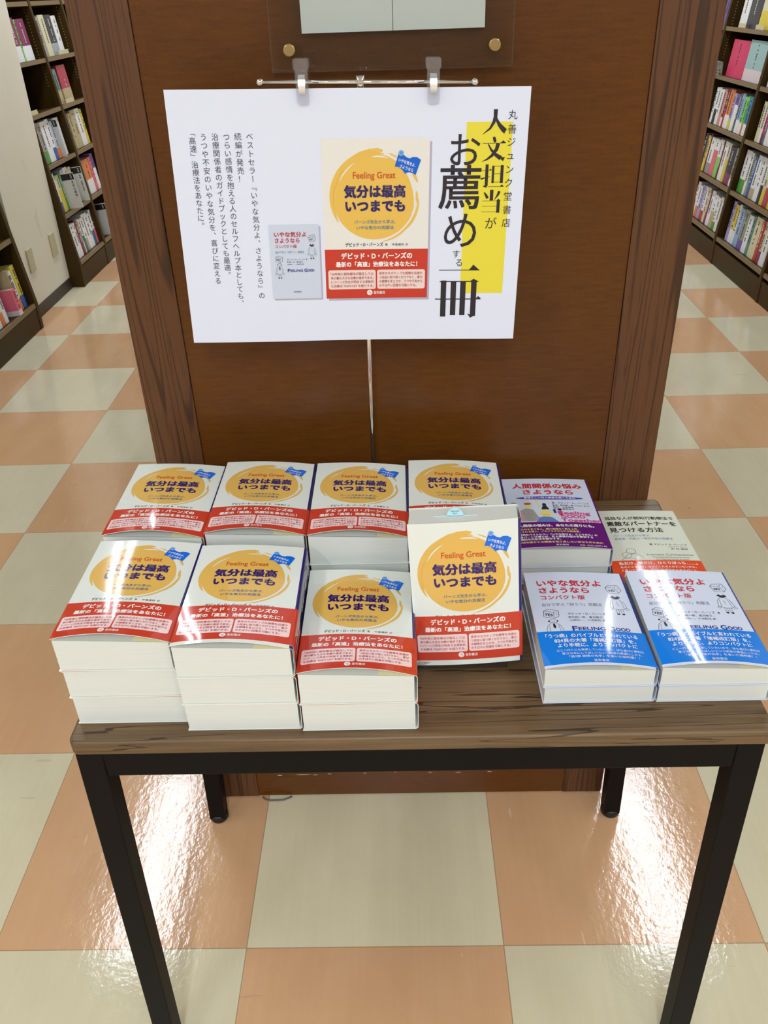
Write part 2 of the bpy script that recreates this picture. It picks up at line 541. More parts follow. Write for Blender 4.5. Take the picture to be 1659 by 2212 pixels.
# ---- the four covers
def sun_cover(M, letters=True):
    """M: dict of inks"""
    A = Art()
    cx, cy = 63.0, 66.5
    pts = []
    for k in range(96):
        t = 2*math.pi*k/96; d = math.degrees(t) % 360
        r = 49.0
        if d > 300 or d < 20: r -= 3.0 * math.sin(math.pi * ((d - 300) % 360) / 80.0)
        pts.append((cx - 1.0 + (r + 0.8) * math.cos(t), cy - 0.4 + r * math.sin(t)))
    A.poly(M['sun'], pts, 1)
    # brush stroke round the disc: the long swash over the top, lower right tail, drops
    A.arc(M['sun'], cx, cy + 1.5, 52.0, 150, 282, 7.0, 1, 40)
    sw = [(36, 20.2), (46, 16.2), (57, 13.8), (67, 13.0), (72.5, 13.6)]
    A.stroke(M['sun'], sw, [1.0, 3.6, 4.6, 4.4, 2.4], 1)
    A.arc(M['white'], cx, cy + 1, 47.0, 205, 240, 1.5, 2, 16)
    A.arc(M['white'], cx + 3, cy + 1, 47.6, 262, 286, 1.8, 2, 14)
    A.arc(M['white'], cx, cy, 49.4, 286, 352, 2.6, 2, 26)
    A.arc(M['sun'], cx, cy, 52.6, 288, 302, 1.6, 2, 10)
    A.arc(M['sun'], cx + 2, cy + 1, 52.3, 322, 340, 3.2, 2, 12)
    A.arc(M['sun'], cx + 1, cy + 1, 49.6, 350, 366, 2.6, 3, 12)
    A.arc(M['sun'], cx - 1, cy, 53.6, 1, 42, 3.0, 2, 22)
    A.arc(M['white'], cx - 1, cy, 49.8, 8, 28, 1.5, 3, 14)
    A.arc(M['sun'], cx, cy + 1.0, 51.0, 20, 80, 2.6, 1, 22)
    # small blue open-book flag
    bk = [(92.1, 14.5), (96, 17.4), (101, 21.2), (104.6, 22.4), (108, 20.8), (113, 21.0), (117.8, 24.0), (114.5, 33), (111.6, 41.0), (108.5, 38.8), (104, 37.6), (100.6, 38.4), (99.2, 39.6), (96, 35.2), (91.5, 31.8), (86.8, 31.2), (89.6, 22.5)]
    A.poly(M['blue'], bk, 4)
    A.disc(M['fbl'], 94.4, 16.3, 3.2, layer=5)
    if letters:
        A.text(M['blue'], '続', 94.4, 16.3, 4.2, align='C', layer=6, rot=0.25)
        A.text(M['wtxt'], 'いやな気分よ、', 101.6, 26.9, 4.3, width=21.0, align='C', layer=6, rot=0.33, bold=0.012)
        A.text(M['wtxt'], 'さようなら', 100.9, 33.0, 4.3, width=16.6, align='C', layer=6, rot=0.33, bold=0.012)
        A.text(M['orange'], 'Feeling Great', 37.0, 40.2, 10.6, width=50.6, bold=0.014)
        A.text(M['title'], '気分は最高', 26.3, 58.9, 14.8, width=73.0, bold=0.042)
        A.text(M['title'], 'いつまでも', 27.6, 75.6, 14.4, width=71.2, bold=0.042)
        A.text(M['sub'], 'バーンズ先生から学ぶ、', 37.3, 94.2, 4.7, width=50.5, bold=0.016)
        A.text(M['sub'], 'いやな気分の克服法', 40.0, 101.0, 4.8, width=45.5, bold=0.016)
        A.text(M['blk'], 'デビッド・D・バーンズ', 26.0, 121.2, 5.2, width=46.5, bold=0.014)
        A.text(M['blk'], '著', 75.0, 121.5, 3.4)
        A.text(M['blk'], '中島美鈴', 83.6, 121.5, 3.7, width=15.0)
        A.text(M['blk'], '訳', 100.6, 121.5, 3.2)
    return A
def sun_band(M):
    A = Art()
    A.text(M['wtxt'], 'デビッド・D・バーンズの', 20.4, 135.0, 8.0, width=88.0, bold=0.03)
    A.text(M['wtxt'], '最新の「高速」治療法をあなたに！', 13.4, 145.2, 6.9, width=101.5, bold=0.03)
    for a, b in ((3.3, 63.0), (64.8, 125.0)): A.rrect(M['pink'], a, 152.3, b, 176.4, 2.6, 1)
    L = ['「50年前に認知療法が誕生して以', '来の最も大きな治療の進歩である」', 'とバーンズ先生が明言する革新的', 'な治療法 TEAM-CBT を紹介する。']
    R = ['長年のネガティブな感情を迅速か', 'つ完全に取り除くだけでなく、喜び', 'の感情を生じさせ、うつや不安から', 'のすばやい回復を可能にする。']
    for i, t in enumerate(L): A.text(M['rtxt'], t, 6.3, 157.0 + 5.05*i, 3.75, width=54.0, bold=0.01)
    for i, t in enumerate(R): A.text(M['rtxt'], t, 67.4, 156.8 + 5.05*i, 3.75, width=(54.5, 54.5, 54.5, 47.0)[i], bold=0.01)
    A.disc(M['wtxt'], 55.2, 180.9, 3.5, layer=2)
    A.stroke(M['red'], [(57.2, 178.9), (54.6, 179.5), (53.6, 180.6), (55.6, 181.0), (57.4, 181.4), (56.2, 182.8), (53.8, 183.4)], [.3, .6, .6, .6, .6, .6, .3], 3)
    A.text(M['wtxt'], '星和書店', 60.2, 180.9, 4.0, width=14.4, bold=0.01)
    return A
M_BOOK = dict(sun=C_SUN, white=C_WHITE, blue=C_BLUE, fbl=ink('flag_circle', 130, 178, 226), wtxt=C_WTXT, orange=C_ORANGE, title=C_TITLE, sub=C_SUB, blk=C_BLK, pink=C_PINK, rtxt=C_REDTXT, red=C_RED)
M_POST = dict(sun=pink_('sun', 222, 182, 84), white=P_COV, blue=pink_('blue', 14, 96, 204), fbl=pink_('flag', 130, 178, 226), wtxt=pink_('white', 236, 234, 232), orange=pink_('orange', 192, 82, 34), title=pink_('navy', 44, 34, 92), sub=pink_('sub', 70, 126, 150), blk=P_TXT, pink=pink_('pink', 226, 208, 202), rtxt=pink_('rtxt', 176, 72, 60), red=pink_('red', 192, 58, 38))

def figure(A, mat, dark, cx, y, s, back=False):
    """little line-drawn man seen from the %s""" 
    A.disc(dark if back else mat, cx, y + 4.0*s, 4.6*s, 4.0*s, 2)
    if not back:
        A.disc(A.paper, cx, y + 4.0*s, 4.1*s, 3.5*s, 3)
        A.stroke(mat, [(cx-2*s, y+5*s), (cx, y+6.2*s), (cx+2*s, y+5*s)], .35*s, 4)
        for d in (-1.4, 1.4): A.stroke(mat, [(cx+(d-.7)*s, y+3*s), (cx+d*s, y+2.5*s), (cx+(d+.7)*s, y+3*s)], .35*s, 4)
    else:
        A.disc(A.paper, cx, y + 1.6*s, 2.6*s, 1.6*s, 3)
    for sg in (-1, 1):
        A.disc(mat, cx + sg*5.0*s, y + 4.2*s, 1.1*s, 1.3*s, 2)
        A.stroke(mat, [(cx+sg*3*s, y+8*s), (cx+sg*7.2*s, y+12*s), (cx+sg*9.4*s, y+19*s), (cx+sg*9.9*s, y+26*s)], .45*s, 2)
        A.stroke(mat, [(cx+sg*5.0*s, y+12*s), (cx+sg*6.2*s, y+20*s), (cx+sg*6.4*s, y+26*s)], .4*s, 2)
        A.stroke(mat, [(cx+sg*7*s, y+25.6*s), (cx+sg*10*s, y+25.2*s), (cx+sg*12.6*s, y+28*s), (cx+sg*9*s, y+29*s), (cx+sg*7*s, y+25.6*s)], .5*s, 2)
        A.stroke(mat, [(cx+sg*1.2*s, y+28*s), (cx+sg*1.4*s, y+36*s)], .4*s, 2)
        A.stroke(mat, [(cx+sg*4.2*s, y+28*s), (cx+sg*4.0*s, y+36*s)], .4*s, 2)
        A.disc(dark, cx + sg*3.0*s, y + 37.2*s, 1.9*s, 1.6*s, 2)
    A.stroke(mat, [(cx-6.6*s, y+27.4*s), (cx, y+28.2*s), (cx+6.6*s, y+27.4*s)], .45*s, 2)
    if back: A.stroke(mat, [(cx-.2*s, y+12*s), (cx+.3*s, y+21*s)], .35*s, 2)
    else: A.poly(dark, [(cx-1*s, y+9*s), (cx+1*s, y+9*s), (cx+1.9*s, y+15*s), (cx+.2*s, y+18*s), (cx-1.4*s, y+15*s)], 3)
def cube_(A, mat, txt, x, y, s, rot):
    q = lambda a, b: (x + (a*math.cos(rot) - b*math.sin(rot))*s, y + (a*math.sin(rot) + b*math.cos(rot))*s)
    ln = [[(0, 3), (9.5, 4.5), (9.5, 14), (0, 12), (0, 3)], [(0, 3), (4, 0), (14, 1.4), (9.5, 4.5)], [(14, 1.4), (14.5, 10), (9.5, 14)]]
    for p in ln: A.stroke(mat, [q(*a) for a in p], .5*s, 2)
    A.text(mat, txt, *q(4.7, 8.3), 5.2*s, align='C', rot=rot + 0.12, bold=0.02, width=(7.6 if len(txt) > 2 else 6.0)*s)
    A.text(mat, '!', *q(12.0, 7.2), 4.4*s, align='C', rot=rot)

def blue_cover(m, letters=True):
    A = Art(); A.paper = m['paper']
    A.text(m['red'], 'いやな気分よ', 13.9, 24.2, 13.4, width=81.0, bold=0.025)
    A.text(m['red'], 'さようなら', 14.8, 39.2, 13.0, width=62.5, bold=0.025)
    A.text(m['red'], 'コンパクト版', 14.6, 53.9, 9.4, width=55.0, bold=0.015)
    A.text(m['grey'], '自分で学ぶ「抑うつ」克服法', 14.2, 68.4, 6.6, width=73.5)
    A.text(m['blk'], 'デビッド・D・バーンズ', 42.5, 87.0, 5.2, width=46.0)
    A.text(m['blk'], '著', 91.5, 87.0, 3.8)
    A.text(m['blk'], '野村総一郎、夏苅郁子、', 42.0, 93.6, 4.2, width=43.0)
    A.text(m['blk'], '山岡功一、小池梨花 訳', 43.0, 99.4, 4.2, width=43.0)
    u = 43.2
    for ch, sz, wd in (('F', 11.5, 6.0), ('EELING', 8.4, 32.0), ('G', 11.5, 7.0), ('OOD', 8.4, 17.0)):
        A.text(m['dblue'], ch, u, 114.6 + (0.0 if sz > 9 else 0.55), sz, width=wd, bold=0.025)
        u += wd + (1.2 if ch != 'EELING' else 4.2)
    cube_(A, m['blk'], 'NO', 98.6, 29.0, 1.25, -0.28)
    figure(A, m['blk'], m['dark'], 108.3, 47.5, 1.02, True)
    cube_(A, m['blk'], 'YES', 14.6, 76.6, 1.25, 0.12)
    figure(A, m['blk'], m['dark'], 22.6, 96.0, 1.02, False)
    return A
def blue_band(m):
    A = Art()
    A.text(m['w'], '「うつ病」のバイブルと言われている', 9.0, 128.3, 7.6, width=108.0, bold=0.012)
    A.text(m['w'], '824頁の大著「増補改訂版」を、', 18.0, 137.3, 7.4, width=95.0, bold=0.012)
    A.text(m['w'], 'より手軽に、よりコンパクトに', 20.5, 146.0, 7.4, width=92.0, bold=0.012)
    A.text(m['w'], 'どこへ行くにも携帯していたいので、持ち運びに便利な', 18.0, 155.0, 4.4, width=100.0)
    A.text(m['w'], '厚さの本にしてほしいという読者の要望にこたえ、', 23.0, 160.8, 4.4, width=92.0)
    A.text(m['w'], '「第7部 感情の化学」を省いた縮約版！！', 30.0, 166.6, 4.4, width=80.0)
    A.text(m['w'], '星和書店', 56.5, 174.4, 4.6, width=17.0)
    return A
M_BLUE = dict(paper=C_BLUEW, red=C_BRED, grey=C_GREY, blk=C_BLK, dark=C_BLK, dblue=C_DBLUE, w=C_WTXT)
M_BLUEP = dict(paper=P_COVS, red=pink_('bred', 184, 58, 66), grey=pink_('bgrey', 100, 110, 116), blk=pink_('bblk', 62, 64, 78), dark=pink_('bdark', 50, 50, 62), dblue=pink_('bdb', 40, 52, 128), w=P_COV)

def purple_cover():
    A = Art()
    A.text(C_BRED, '人間関係の悩み', 14.0, 22.5, 15.0, width=104.0, bold=0.03)
    A.text(C_BRED, 'さようなら', 28.0, 40.5, 15.0, width=74.0, bold=0.03)
    A.disc(C_VIOL, 65, 57.5, 50.0, 4.6, 1, 40)
    A.text(C_WTXT, '素晴らしい対人関係を築くために', 65, 57.3, 5.2, width=76.0, align='C', bold=0.02)
    A.text(C_BLK, '著：デビッド・D・バーンズ', 66.0, 72.0, 5.4, width=54.0)
    A.text(C_BLK, 'David D. Burns', 98.0, 78.5, 4.0, width=22.0)
    for i, t in enumerate(('監修：野村総一郎', '監訳：中島美鈴', '訳：佐藤美奈子')): A.text(C_BLK, t, 66.0, 78.5 + 5.2*i, 3.8, width=30.0, bold=0.01)
    for i, (t, wd, du) in enumerate((('Feeling', 44.0, 0), ('GOOD', 34.0, 1.5), ('Together', 56.0, 0.5))):
        A.text(C_MAG, t, 72.0 + du, 99.0 + 9.6*i, 11.5, width=wd, bold=0.035)
    # watercolour people
    A.poly(C_ROSE, [(6, 84), (12, 80), (18, 92), (22, 120), (4, 122)], 1); A.disc(C_GREY2, 10, 76, 5, 7, 1)
    A.poly(C_GREY2, [(18, 92), (26, 86), (36, 90), (42, 112), (36, 122), (18, 120)], 1); A.disc(C_FACE, 30, 79, 5.5, 6.5, 2); A.disc(ink('hair', 170, 90, 60), 30, 74, 5.6, 3.0, 3)
    A.poly(C_LBLUE, [(36, 124), (42, 112), (52, 108), (62, 113), (68, 124)], 2); A.disc(C_FACE, 53, 101, 9, 9, 3); A.stroke(C_BLK, [(49, 103), (53, 105.5), (57, 103)], .5, 4)
    A.poly(C_BLK, [(48, 90), (52, 78), (56, 78), (60, 90)], 1); A.disc(C_BLK, 54, 76, 3, 3.4, 1)
    A.stroke(C_FACE, [(43, 68), (45, 76), (47, 84)], 3.0, 1); A.disc(C_FACE, 43.5, 66, 2.4, 2.6, 2)
    A.stroke(C_DBLUE, [(66, 90), (67, 100)], 4.0, 1); A.poly(C_BRED, [(70, 96), (76, 92), (78, 108), (72, 106)], 1); A.disc(C_BLK, 74, 90, 3, 3, 2)
    return A
def purple_band():
    A = Art()
    A.text(C_WTXT, '対人関係の悩みは、あなたの周りにも。', 3.0, 133.5, 7.4, width=112.0, bold=0.03)
    A.text(C_YTXT, '陰に文句を言う友人、情け容赦なく怒る上司、', 3.0, 143.0, 4.8, width=88.0, bold=0.015)
    A.text(C_YTXT, '癇にさわる隣人、イライラさせられる配偶者。', 3.0, 149.0, 4.8, width=90.0, bold=0.015)
    A.text(C_WTXT, '世界的なベストセラー『いやな気分よ、さようなら』の', 3.0, 156.8, 5.2, width=112.0, bold=0.02)
    A.text(C_WTXT, '著者バーンズ博士が、対人関係の悩みを解決する', 3.0, 162.6, 5.2, width=105.0, bold=0.02)
    A.text(C_WTXT, '画期的な対処法を紹介する。', 3.0, 168.2, 5.2, width=60.0, bold=0.02)
    A.text(C_YTXT, '大切な誰かとの関係を取り戻したいあなたのために', 4.0, 175.6, 5.0, width=115.0, bold=0.02)
    A.text(C_WTXT, '星和書店', 54.0, 183.2, 4.4, width=17.0); A.text(C_WTXT, '定価（本体2,400円＋税）', 86.0, 183.6, 3.8, width=37.0)
    return A
def cream_cover():
    A = Art()
    A.text(C_BLK, '孤独な人が認知行動療法で', 18.0, 22.0, 8.6, width=102.0, bold=0.012)
    A.text(C_BLK, '素敵なパートナーを', 18.0, 37.0, 13.0, width=102.0, bold=0.02)
    A.text(C_BLK, '見つける方法', 18.0, 54.0, 13.0, width=78.0, bold=0.02)
    A.text(C_LBLUE, 'バーンズ先生から学ぶ、', 20.0, 69.0, 5.6, width=54.0)
    A.text(C_LBLUE, '孤独感・内気さ・性的不安の克服法', 20.0, 77.0, 5.6, width=84.0)
    A.text(C_BLK, '著 デビッド D. バーンズ', 66.0, 92.0, 5.0, width=54.0)
    A.text(C_GREY, 'David D. Burns', 92.0, 97.5, 3.4, width=26.0)
    A.text(C_BLK, '訳 林 建郎', 94.0, 103.0, 4.2, width=24.0)
    for cx, cy in ((36, 108), (28, 118)):
        A.arc(C_GREY, cx, cy, 6.5, 0, 360, .6, 2, 28, False)
        A.stroke(C_GREY, [(cx-12, cy+16), (cx-7, cy+8), (cx, cy+7), (cx+8, cy+8), (cx+14, cy+17)], .6, 2)
    A.text(C_GREY, 'Intimate Connections:', 56.0, 117.0, 6.2, width=66.0)
    A.text(C_GREY, 'The Clinically Proven Program', 62.0, 123.6, 3.6, width=52.0)
    A.text(C_GREY, 'for Making Close Friends', 66.0, 128.6, 3.6, width=46.0)
    return A
def cream_band():
    A = Art()
    A.text(C_WTXT, '私だけ、僕だけ、ひとりぼっち……。', 12.0, 138.0, 7.6, width=108.0, bold=0.02)
    A.text(C_WTXT, '私のことを好きになってくれる人などいないから。', 12.0, 147.0, 5.0, width=104.0, bold=0.012)
    A.text(C_WTXT, 'と思っている人に認知行動療法のエキスパート、', 12.0, 154.4, 5.0, width=104.0, bold=0.012)
    A.text(C_WTXT, 'バーンズ先生の恋活入門', 12.0, 165.0, 9.0, width=92.0, bold=0.02)
    return A

# ------------------------------------------------------------------ paperbacks
def zfun(w, l, T, bulge, lens):
    r = min(0.0032, T*0.2)
    def zb(u):                                  # top of the page block, u 0 = fore edge, 1 = spine
        return T - 0.0006 + bulge * (0.0045*(1-u) - 0.0005*u)
    def zc(x, v):                               # front cover; x from the fore edge (m), v 0 = head .. 1 = tail
        u = min(max(x / w, 0.0), 1.0)
        h = bulge * (0.0065*(1-u) + 0.0028*math.sin(math.pi*u) + lens*math.sin(math.pi*u)**0.8*math.exp(-(1-v)*l/0.055)) - bulge*0.0005*u
        d = x - (w - r)
        drop = r - math.sqrt(max(r*r - d*d, 0.0)) if d > 0 else 0.0
        return T + h - drop
    return zb, zc, r

def strip(mb, w, l, T, zc, r, y0, y1, d0, d1, m_front, m_spine, m_in, overhang=0.0):
    """paper wrap: front sheet, rounded spine, back sheet between y0 and y1; inner offset d0, outer offset d1"""
    ys = [y0 + (y1-y0)*k/12 for k in range(13)]
    def prof(y, d):
        v = 0.5 - y / l
        pts = []
        for k in range(29):
            x = (w - r) * k / 28
            pts.append((x, zc(x, v) + d))
        for k in range(1, 7):
            a = math.pi/2*k/6
            zt = zc(w - r, v)
            pts.append((w - r + (r+d)*math.sin(a), zt - r + (r+d)*math.cos(a)))
        for k in range(1, 7):
            a = math.pi/2*k/6
            pts.append((w - r + (r+d)*math.cos(a), r - (r+d)*math.sin(a)))
        pts.append((0.0, -d))
        return [Vector((x - w/2, y, z)) for x, z in pts]
    outer = [prof(y, d1) for y in ys]; inner = [prof(y, d0) for y in ys]
    n = len(outer[0])
    for a, b, mat in ((0, 29, m_front), (28, n-1, m_spine), (n-2, n, m_front)):
        mb.grid([row[a:b] for row in outer], mat)
    mb.grid(inner, m_in, flip=True)
    for j in range(n-1):
        for i in (0, -1): mb.face([outer[i][j], outer[i][j+1], inner[i][j+1], inner[i][j]], m_in)
    for i in range(len(ys)-1):
        for j in (0, -1): mb.face([outer[i][j], outer[i+1][j], inner[i+1][j], inner[i][j]], m_in)

def make_book(name, w, l, T, cover_mats, art, band, bulge, lens=0.005, spine_art=None, band_dv=0.0, flyleaf=True, pages=PAGES):
    """paperback lying on its back: origin under its middle; fore edge at -x, spine at +x, head at +y"""
    root = empty(name)
    zb, zc, r = zfun(w, l, T, bulge, lens)
    mb = MB()
    N = 16
    x0, x1, ya, yb, zl = -w/2 + 0.0012, w/2 - 0.0028, -l/2 + 0.0014, l/2 - 0.0014, 0.0005
    X = [x0 + (x1-x0)*k/N for k in range(N+1)]
    top = [[Vector((x, y, zb((x+w/2)/w))) for x in X] for y in (ya, yb)]
    bot = [[Vector((x, y, zl)) for x in X] for y in (ya, yb)]
    mb.grid(top, pages, False); mb.grid(bot, pages, False)
    for i in (0, 1): mb.grid([top[i], bot[i]], pages, False)
    for j in (0, -1): mb.face([top[0][j], top[1][j], bot[1][j], bot[0][j]], pages)
    mb.build('page_block', root)
    front, spine = cover_mats
    mb = MB()
    strip(mb, w, l, T, zc, r, -l/2, l/2, 0.0, 0.0004, front, spine, front)
    if art:
        P = lambda u, v, k: Vector((u/1000 - w/2, l/2 - v/1000, zc(u/1000, v/1000/l) + 0.0004 + 0.00008*k))
        art.emit(mb, P)
    if spine_art:
        S = lambda u, v, k: Vector((w/2 + 0.0004 + 0.00008*k, l/2 - v/1000, T - u/1000))
        spine_art.emit(mb, S)
    mb.build('cover', root, fix=False)
    if flyleaf and bulge > 0:
        mb = MB()
        for a, b, mat in ((0.002, 0.68*w, C_FLYB), (0.68*w, w - r - 0.002, C_FLYY)):
            xs = [a + (b-a)*k/10 for k in range(11)]
            mb.grid([[Vector((x - w/2, y, zb(x/w) + 0.16*(zc(x, 0.5-y/l) - zb(x/w)))) for x in xs] for y in [-l/2+0.001+ (l-0.002)*q/8 for q in range(9)]], mat)
        mb.build('flyleaf', root)
    if band:
        bart, v0, v1, bm, bs_art = band
        mb = MB()
        y1_, y0_ = l/2 - (v0 - band_dv)/1000, l/2 - min((v1 - band_dv)/1000, l)
        strip(mb, w, l, T, zc, r, y0_, y1_, 0.0005, 0.00075, bm, bm, C_WTXT)
        if bart:
            P = lambda u, v, k: Vector((u/1000 - w/2, l/2 - (v - band_dv)/1000, zc(u/1000, (v-band_dv)/1000/l) + 0.00075 + 0.00008*k))
            bart.emit(mb, P)
        if bs_art:
            S = lambda u, v, k: Vector((w/2 + 0.00075 + 0.00008*k, l/2 - (v - band_dv)/1000, T - u/1000))
            bs_art.emit(mb, S)
        mb.build('paper_band', root, fix=False)
    return root

def spine_sun(M, T):
    A = Art()
    A.text(C_WTXT, '気分は最高いつまでも', T*500, 12, 9.0, bold=0.02, rot=math.pi/2)
    A.text(C_WTXT, 'Feeling Great', T*500 + 9.5, 14, 5.5, rot=math.pi/2)
    return A
def spine_band():
    A = Art()
    A.text(C_WTXT, '最新の「高速」', 13, 136, 5.5, bold=0.02, rot=math.pi/2); A.text(C_WTXT, '治療法をあなたに', 22, 136, 5.5, bold=0.02, rot=math.pi/2)
    return A

ST = 0.0400                 # thickness of the thick yellow-sun paperback
TZ = 0.7105                 # table surface
sunA, sunB = sun_cover(M_BOOK), sun_band(M_BOOK)
bandspec = (sunB, 126.9, 188.0, C_RED, spine_band())
protos = {}
protos['top'] = make_book('paperback_book', 0.1300, 0.188, ST - 0.0012, (C_WHITE, C_NAVY), sunA, bandspec, 1.0, 0.0075, spine_sun(M_BOOK, ST))
protos['top_slid'] = make_book('paperback_book', 0.1300, 0.188, ST - 0.0012, (C_WHITE, C_NAVY), sunA, bandspec, 1.0, 0.0055, spine_sun(M_BOOK, ST), band_dv=5.0)
protos['flat'] = make_book('paperback_book', 0.1300, 0.188, ST - 0.0014, (C_WHITE, C_NAVY), None, (None, 126.9, 188.0, C_RED, spine_band()), 0.0)
used = set()
G_SUN = 'thick yellow sun paperbacks on the table'
def place(kind, x, y, z, rz, label, group=G_SUN):
    p = protos[kind]
    if kind in used: p = copy_tree(p)
    used.add(kind)
    p.location = (x, y, z); p.rotation_euler = (0, 0, rz)
    tag(p, label, 'book', group)
    return p
LV3 = ('bottom', 'middle', 'topmost')
def stack(kind_top, spots, z0, pitch, where, what='yellow sun paperback', group=G_SUN, flat='flat'):
    n = len(spots)
    names = {3: LV3, 2: ('lower', 'upper'), 1: ('single',)}[n]
    for i, (x, y, rz) in enumerate(spots):
        place(kind_top if i == n-1 else flat, x, y, z0 + 0.0006 + pitch*i, rz, f'{names[i]} {what} {where}', group)
# front row
stack('top', [(-0.0236, -0.0525, 0.0), (-0.0256, -0.0522, 0.003), (-0.0270, -0.0520, -0.004)], TZ, ST, 'of the three-high stack at the table\'s front left corner')
stack('top_slid', [(0.1066, -0.0660, 0.0), (0.1058, -0.0664, -0.002), (0.1056, -0.0665, 0.0015)], TZ, ST, 'of the three-high front stack, second from left')
stack('top', [(0.2376, -0.0690, 0.002), (0.2372, -0.0686, 0.0)], TZ, ST, 'of the low front stack left of the propped book')
# back row
stack('top', [(-0.030, 0.1495, 0), (-0.031, 0.149, 0), (-0.0305, 0.149, 0)], TZ, ST, 'of the back left corner stack')
stack('top', [(0.101, 0.150, 0), (0.101, 0.1495, 0), (0.1010, 0.1495, 0)], TZ, ST, 'of the back row stack, second from left')
stack('top', [(0.2335, 0.141, 0), (0.2345, 0.140, 0), (0.2340, 0.1395, 0)], TZ, ST, 'of the back row stack before the chrome pole')
stack('top', [(0.3655, 0.141, 0), (0.3650, 0.141, 0), (0.3645, 0.141, -0.012)], TZ, ST, 'of the back stack behind the propped book')

# the propped copy
def rot3(a, b, c):
    return Matrix.Rotation(a, 3, 'Z') @ Matrix.Rotation(b, 3, 'X') @ Matrix.Rotation(c, 3, 'Z')
H = make_book('paperback_book', 0.1285, 0.188, ST, (C_WHITE, C_NAVY), sunA, bandspec, 1.0, 0.0005, spine_sun(M_BOOK, ST), band_dv=7.0)
RH = rot3(-0.0615, 1.4067, 0.0549)
HB = Vector((0.3040, -0.0600, 0.7165))
MH = RH.to_4x4(); MH.translation = HB + RH @ Vector((0.1285/2, 0.094, -ST))
H.matrix_world = MH
tag(H, 'yellow sun paperback propped upright on a clear stand', 'book', G_SUN)
mb = MB()      # pale blue order slip peeping out of the top of the pages
pts = [(-0.010 + 0.010*(1-math.cos(math.pi*k/14)), 0.011*math.sin(math.pi*k/14)) for k in range(15)]
A = Art()
SLIP = plain('slip_paper', rgb(176, 222, 232), 0.6)
v0 = [(x - 0.0095, 0.0918 + y, ST*0.62) for x, y in pts]; v1 = [(x, y, z + 0.0003) for x, y, z in v0]
n = len(v0)
mb.mesh(v0 + v1, [tuple(range(n)), tuple(range(2*n-1, n-1, -1))] + [(i, i+1, n+i+1, n+i) for i in range(n-1)], SLIP)
mb.box((-0.035, 0.0905, ST*0.62), (0.016, 0.0934, ST*0.62 + 0.0003), SLIP)
A.text(C_BLK, '定価1,200円', 0, 0, 2.4, width=10.0, align='C'); A.text(C_BLK, '税10%', 0, 2.8, 2.2, width=5.0, align='C')
A.emit(mb, lambda u, v, k: Vector((u/1000 - 0.0095, 0.0988 - v/1000, ST*0.62 + 0.0004)))
mb.build('order_slip', H, fix=False)

# blue band paperbacks
KT = 0.0245
protos['blue'] = make_book('paperback_book', 0.1285, 0.182, KT - 0.0012, (C_BLUEW, C_DBLUE), blue_cover(M_BLUE), (blue_band(M_BLUE), 119.5, 178.5, C_BBLUE, None), 0.75, 0.0075)
protos['blue_flat'] = make_book('paperback_book', 0.1285, 0.182, KT - 0.0014, (C_BLUEW, C_DBLUE), None, (None, 119.5, 178.5, C_BBLUE, None), 0.0)
GB = 'white paperbacks with blue bands'
stack('blue', [(0.5122, -0.0362, 0.004), (0.5112, -0.0360, 0.0)], TZ, KT, 'beside the propped book', 'white paperback with blue band', GB, 'blue_flat')
stack('blue', [(0.6428, -0.0368, 0.0), (0.6432, -0.0368, -0.004)], TZ, KT, 'at the table\'s right edge', 'white paperback with blue band', GB, 'blue_flat')
# purple band paperbacks
PT = 0.0285
protos['purple'] = make_book('paperback_book', 0.1305, 0.188, PT - 0.0012, (C_BLUEW, C_PURP), purple_cover(), (purple_band(), 124.0, 188.0, C_PURP, None), 0.6, 0.0035)
protos['purple_flat'] = make_book('paperback_book', 0.1305, 0.188, PT - 0.0014, (C_BLUEW, C_PURP), None, (None, 124.0, 188.0, C_PURP, None), 0.0)
stack('purple', [(0.5085, 0.1945, 0), (0.5090, 0.1942, 0.0)], TZ, PT, 'in the back row before the panel\'s right stile', 'white paperback with purple band', 'paperbacks with purple bands', 'purple_flat')
# cream paperback
protos['cream'] = make_book('paperback_book', 0.1285, 0.188, 0.0185, (C_CREAM, C_CREAM), cream_cover(), (cream_band(), 131.0, 188.0, C_ORED, None), 0.5, 0.002)
place('cream', 0.6405, 0.1570, TZ + 0.0006, 0.010, 'pale cream paperback with orange red band lying at the table\'s back right', None)

# clear stand under the propped copy
st = empty('book_stand', (0.3585, -0.03, TZ))
tag(st, 'clear acrylic book stand under the propped yellow sun paperback', 'stand')
def acr(name, a, b, M=None):
    mb = MB(); mb.box(a, b, ACRYL)
    o = mb.build(name, st, bevel=0.0006)
    if M is not None: o.matrix_parent_inverse = Matrix.Identity(4); o.matrix_basis = st.matrix_basis.inverted() @ M
    return o
acr('base_plate', (-0.0555, -0.0340, 0.0003), (0.0555, 0.045, 0.0023))
mb = MB()
lip = [(-0.0555, 0.0024), (0.0555, 0.0024), (0.0555, 0.0095), (0.0525, 0.0130), (-0.0525, 0.0130), (-0.0555, 0.0095)]
v = [(x, -0.0375, z) for x, z in lip] + [(x, -0.0345, z) for x, z in lip]
mb.mesh(v, [tuple(range(6)), tuple(range(11, 5, -1))] + [(i, (i+1) % 6, (i+1) % 6 + 6, i + 6) for i in range(6)], ACRYL)
mb.build('front_lip', st, bevel=0.0009)
acr('back_rest', (-0.045, -0.085, -0.0035), (0.045, 0.055, -0.0015), MH)

